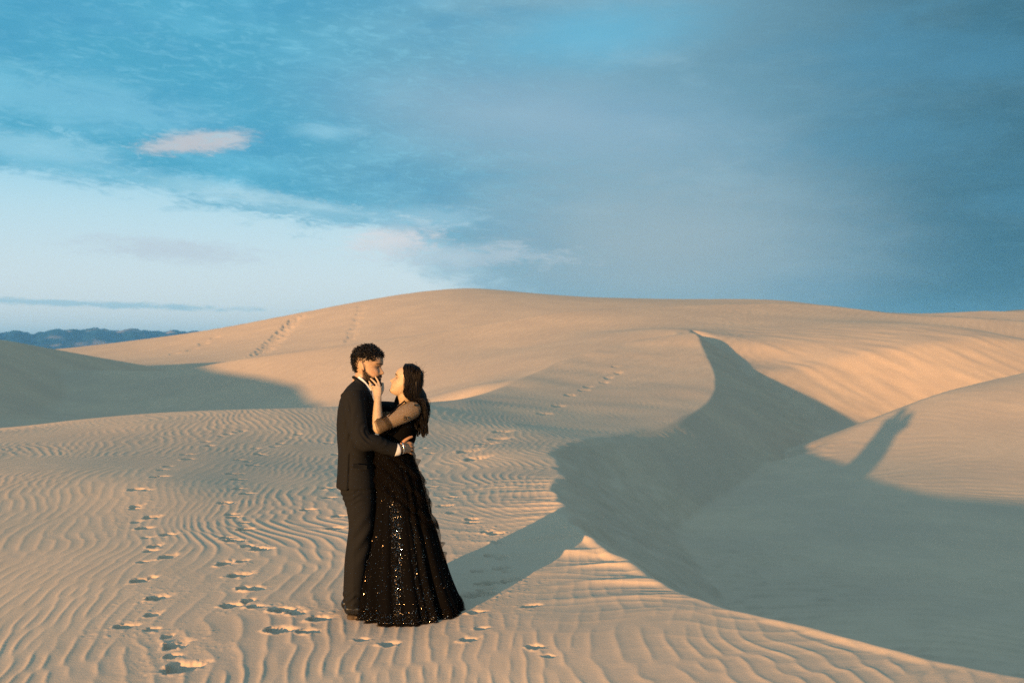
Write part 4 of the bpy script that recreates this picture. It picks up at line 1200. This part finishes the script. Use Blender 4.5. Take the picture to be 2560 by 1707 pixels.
skirt = mesh_object("skirt", V.reshape(-1, 3), mat=M_DRESS, parent=woman, quads=grid_quads(NT, NP, wrap_u=True))
# lace border standing proud of the hem
V2 = skirt_point(pg[:, -9:], tg[:, -9:], .004); V2[:, :, 2] -= drop[:, -9:]
V2[:, -1, :2] += (V2[:, -1, :2] - V2[:, -1, :2].mean(0)) * .03
mesh_object("hem_border", V2.reshape(-1, 3), mat=M_NET, parent=skirt, quads=grid_quads(NT, 9, wrap_u=True))
# veil draped across the skirt, its lower edge running from the left hip down to the right
ND, NS = 130, 46
td = np.linspace(-0.55, math.pi * .97, ND); sd = np.linspace(0, 1, NS)
xr_ = np.array([skirt_point(1240.0, t) for t in td])
pxd = CX + F_PX * xr_[:, 0] / xr_[:, 1]
low = np.clip(1195 + (pxd - 930) * .98, 1180, 1372) + 4 * np.sin(td * 9)
TD, SD = np.meshgrid(td, sd, indexing='ij')
PD = 1124 + (low[:, None] - 1124) * SD
VD = skirt_point(PD, TD, .010 + 0.0 * TD) 
fo = .006 * np.sin((PD - 1.05 * (CX + F_PX * VD[..., 0] / VD[..., 1])) * .16) + .004 * np.sin((PD - .9 * (CX + F_PX * VD[..., 0] / VD[..., 1])) * .31 + 1)
nd = VD - np.array([np.mean(VD[..., 0]), YW, 0]); nd[..., 2] = 0; nd /= np.linalg.norm(nd, axis=-1)[..., None]
VD = VD + nd * (fo + .012 * SD)[..., None]
veil = mesh_object("draped_veil", VD.reshape(-1, 3), mat=M_NET, parent=woman, quads=grid_quads(ND, NS))
# ruffled edge of the veil down the back of the skirt
path = polyline(PT((1036, 1142, 6.74), (1052, 1180, 6.725), (1064, 1222, 6.715), (1073, 1262, 6.705), (1082, 1300, 6.695), (1097, 1332, 6.69), (1104, 1362, 6.69), (1112, 1392, 6.69)), 30)
kk_ = np.linspace(0, 1, len(path))
wd_ = np.linspace(0, 1, 8)
rf = []
for i, p in enumerate(path):
    w = .032 + .010 * math.sin(kk_[i] * 70) + .008 * math.sin(kk_[i] * 33 + 1)
    for v_ in wd_:
        rf.append(p + np.array([-.010 + w * v_ * (.75 + .25 * math.sin(kk_[i] * 48)), -.018 + .026 * v_ * math.sin(kk_[i] * 62 + 2 * v_), -.014 * v_ + .016 * v_ * math.sin(kk_[i] * 55)]))
mesh_object("ruffled_edge", np.array(rf), mat=M_NET, parent=veil, quads=grid_quads(len(path), 8))

# sequins: too many to count
rs = np.random.default_rng(4)
Vn = V.reshape(-1, 3)
vx, vy = to_px(Vn)
nearm = (np.sin(tg.ravel()) > .05)
def stripe(cx0, wx, y0, y1, a, slope=0.0):
    return a * np.exp(-((vx - cx0 - slope * (vy - y0)) / wx) ** 2) * sstep(vy, y0, y0 + 60) * (1 - sstep(vy, y1 - 8, y1 + 8))
wgt = (stripe(977, 3, 1195, 1300, .9, .06) + stripe(987, 10, 1200, 1545, 1.4, .025) + stripe(1001, 5, 1260, 1545, .6, .0) + stripe(1036, 3.2, 1285, 1540, .9, .018) + stripe(1055, 5, 1330, 1545, .35, .05)
       + stripe(930, 7, 1350, 1480, .7, -.16) + stripe(952, 9, 1330, 1530, .18) + stripe(1085, 10, 1380, 1540, .10, .1) + 1.3 * sstep(vy, 1522, 1540) * (1 - .6 * sstep(vx, 1090, 1130)) + .8 * np.exp(-((vx - 915) / 14) ** 2) * sstep(vy, 1480, 1515)
       + .5 * np.exp(-((vx - 1065) / 14) ** 2) * sstep(vy, 1460, 1490) + .06)
above_veil = vy < np.clip(1195 + (vx - 930) * .98, 1180, 1372) + 4
wgt = wgt * nearm * np.where(above_veil, .25, 1.0)
pick = rs.choice(len(Vn), 13000, p=wgt / wgt.sum())
nrm3 = np.empty(len(Vn) * 3, np.float32); skirt.data.vertices.foreach_get('normal', nrm3); nrm3 = nrm3.reshape(-1, 3).astype(float)
dv = V - np.array([np.mean(V[..., 0]), YW, 0]); dv[..., 2] = 0
sgn = np.sign((nrm3 * dv.reshape(-1, 3)).sum(1))[:, None]; sgn[sgn == 0] = 1
C0 = Vn[pick] + (nrm3 * sgn)[pick] * .0045 + rs.normal(0, .0035, (len(pick), 3)) * [1, .25, 1]
C0[:, 2] = np.maximum(C0[:, 2], .012)
N0 = (nrm3 * sgn)[pick] + rs.normal(0, .50, (len(pick), 3)); N0 /= np.linalg.norm(N0, axis=1)[:, None]
A0 = np.cross(N0, rs.normal(size=N0.shape)); A0 /= np.linalg.norm(A0, axis=1)[:, None]; B0 = np.cross(N0, A0)
rad0 = rs.uniform(.0008, .0017, len(pick))[:, None]
SV = np.stack([C0 + rad0 * (math.cos(a) * A0 + math.sin(a) * B0) for a in (0.5, 2.07, 3.64, 5.21)], 1).reshape(-1, 3)
sq = mesh_object("sequins", SV, mat=M_SEQ, parent=skirt, quads=np.arange(len(SV)).reshape(-1, 4), smooth=False)
sq["kind"] = "stuff"

# jewellery
rc = at(930.5, 962.5, 6.668); ra = unit(at(927.5, 959.5, 6.676) - at(933, 965, 6.667))
e1 = unit(np.cross(ra, [0, 1, 0])); e2 = np.cross(ra, e1)
t_ = np.linspace(0, 2 * math.pi, 21)
ring_o = strands("finger_ring", [rc + np.outer(np.cos(t_) * .0090, e1) + np.outer(np.sin(t_) * .0090, e2)], [.0016], M_SILVER, woman, 6)
S = Shape(); S.ball(rc + np.array([-.001, -.0105, .001]), (.0046, .0035, .0046), None, 8, 5)
mesh_object("gemstone", np.vstack(S.v), S.f, M_SILVER, ring_o, False)
S = Shape(); S.ball(at(1014.5, 968, 6.715), .006, None, 10, 7); S.tube(PT((1014.5, 970, 6.715), (1014.8, 974, 6.715), (1015, 979, 6.715)), [.003, .008, .012], 12)
mesh_object("earring", np.vstack(S.v), S.f, M_SILVER, woman)

# long hair
S = Shape()
us = np.linspace(.02, .229, 44); th = np.linspace(0, 2 * math.pi, 72, endpoint=False)
U, TH = np.meshgrid(us, th, indexing='ij')
f, u, s_ = HW.surf(U, TH)
face_lim = np.interp(u, [.02, .09, .13, .17, .20, .22], [-.015, -.010, .012, .038, .055, .02])
thick = np.where(f < face_lim - .004, .008, -.008)
thick = np.where(u > .205, np.maximum(thick, .006), thick)
f2, u2, s2 = HW.surf(U, TH, thick)
S.rings(HW.p(f2, u2, s2))
S.tube([HW.p(-.075, .13, 0), HW.p(-.085, .06, 0)] + PT((1050, 995, YW - .01), (1053, 1025, YW - .03), (1055, 1048, YW - .04), (1055, 1064, YW - .04)), [(.080, .042), (.080, .045), (.090, .046), (.088, .034), (.060, .020), (.025, .010)], 26, (0, 1, 0))
def hair_shape(co, no):
    px, py = to_px(co)
    d = .0016 * np.sin(px * .8 + 3 * np.sin(py * .05) + co[:, 1] * 130) - .001
    return co + no * d[:, None]
fuse("hair_mass", S, 0.0048, 2, M_HAIR2, woman, hair_shape)
LOCKS = [((i + .5) / 26, rr_.uniform(-.15, .02), rr_.uniform(1060, 1096), rr_.uniform(0, 6.28), rr_.normal(0, 2.0), rr_.normal(0, 3.0)) for i in range(26)]
ws = []
for i in range(1500):
    near_side = rr_.random() < .72
    s0 = (-1 if HW.side[1] > 0 else 1) * (1 if near_side else -1)
    fr = rr_.random()
    rf0 = .050 - fr * .13
    uu = np.interp(rf0, [-.09, -.05, 0, .048], [.195, .225, .232, .214]) + .005 + .006 * rr_.random()
    p0 = HW.p(rf0, uu, s0 * .004)
    p1 = HW.p(.034 - fr * .115 + rr_.normal(0, .004), .190 + rr_.normal(0, .012), s0 * (.064 + .012 * rr_.random()))
    p2 = HW.p(-.012 - fr * .100 + rr_.normal(0, .005), .110 + rr_.normal(0, .012), s0 * (.086 - .05 * fr ** 2 + .012 * rr_.random()))
    p3 = HW.p(-.032 - fr * .088 + rr_.normal(0, .006), .030, s0 * (.080 - .045 * fr ** 2 + .02 * rr_.random()))
    lk = LOCKS[int(min(.999, max(0, .6 * fr + .4 * rr_.random())) * len(LOCKS))]
    ynear = YW + (lk[1] if near_side else .02 + .08 * rr_.random())
    p4 = at(1034 + 35 * lk[0] + rr_.normal(0, 2.5), 1006 + rr_.normal(0, 4), ynear + rr_.normal(0, .012))
    p5 = at(1037 + 33 * lk[0] + lk[4] + rr_.normal(0, 1.6), 1042, ynear + .01 + rr_.normal(0, .009))
    p6 = at(1043 + 24 * lk[0] + lk[5] + rr_.normal(0, .9), lk[2] - 14 * rr_.random() ** 2, ynear + .02 + rr_.normal(0, .005))
    pl = polyline([p0, p1, p2, p3, p4, p5, p6], 4)
    ph_ = lk[3] + rr_.normal(0, .25)
    kx = np.linspace(0, 1, len(pl))
    ws.append(pl + np.c_[.015 * np.sin(kx * 17 + ph_) * kx ** 1.5, .011 * np.cos(kx * 13 + ph_) * kx, 0 * kx])
for i in range(90):            # a lock on the far side of the neck
    k0 = rr_.random()
    ws.append(polyline(PT((1018, 940, YW + .088), (1010, 958, YW + .092), (1002 + 2 * k0, 974, YW + .09), (994 + 5 * k0, 985, YW + .095), (988 + 9 * k0, 997, YW + .10), (985 + 13 * k0, 1010, YW + .10), (986 + 16 * k0, 1026, YW + .09)), 4))
strands("long_hair", ws, np.r_[np.full(19, .0016), np.linspace(.0016, .0006, 6)][None] * np.ones((len(ws), 1)), M_HAIR2, woman)
fly = []
for i in range(60):            # loose hairs
    th = rr_.uniform(1.2, 5.0); u = rr_.uniform(.15, .23)
    f, uu, s_ = HW.surf(u, th, .012)
    n0 = unit([float(f), float(uu) - .12, float(s_)])
    t = np.linspace(0, 1, 8)[:, None]
    q = np.array([float(f), float(uu), float(s_)]) + t * rr_.uniform(.015, .035) * unit(n0 + rr_.normal(0, .7, 3)) + t ** 2 * .01 * rr_.normal(size=3)
    fly.append(HW.p(q[:, 0], q[:, 1], q[:, 2]))
lh = strands("loose_hairs", fly, [.0005] * len(fly), M_HAIR2, woman)
lh["kind"] = "stuff"
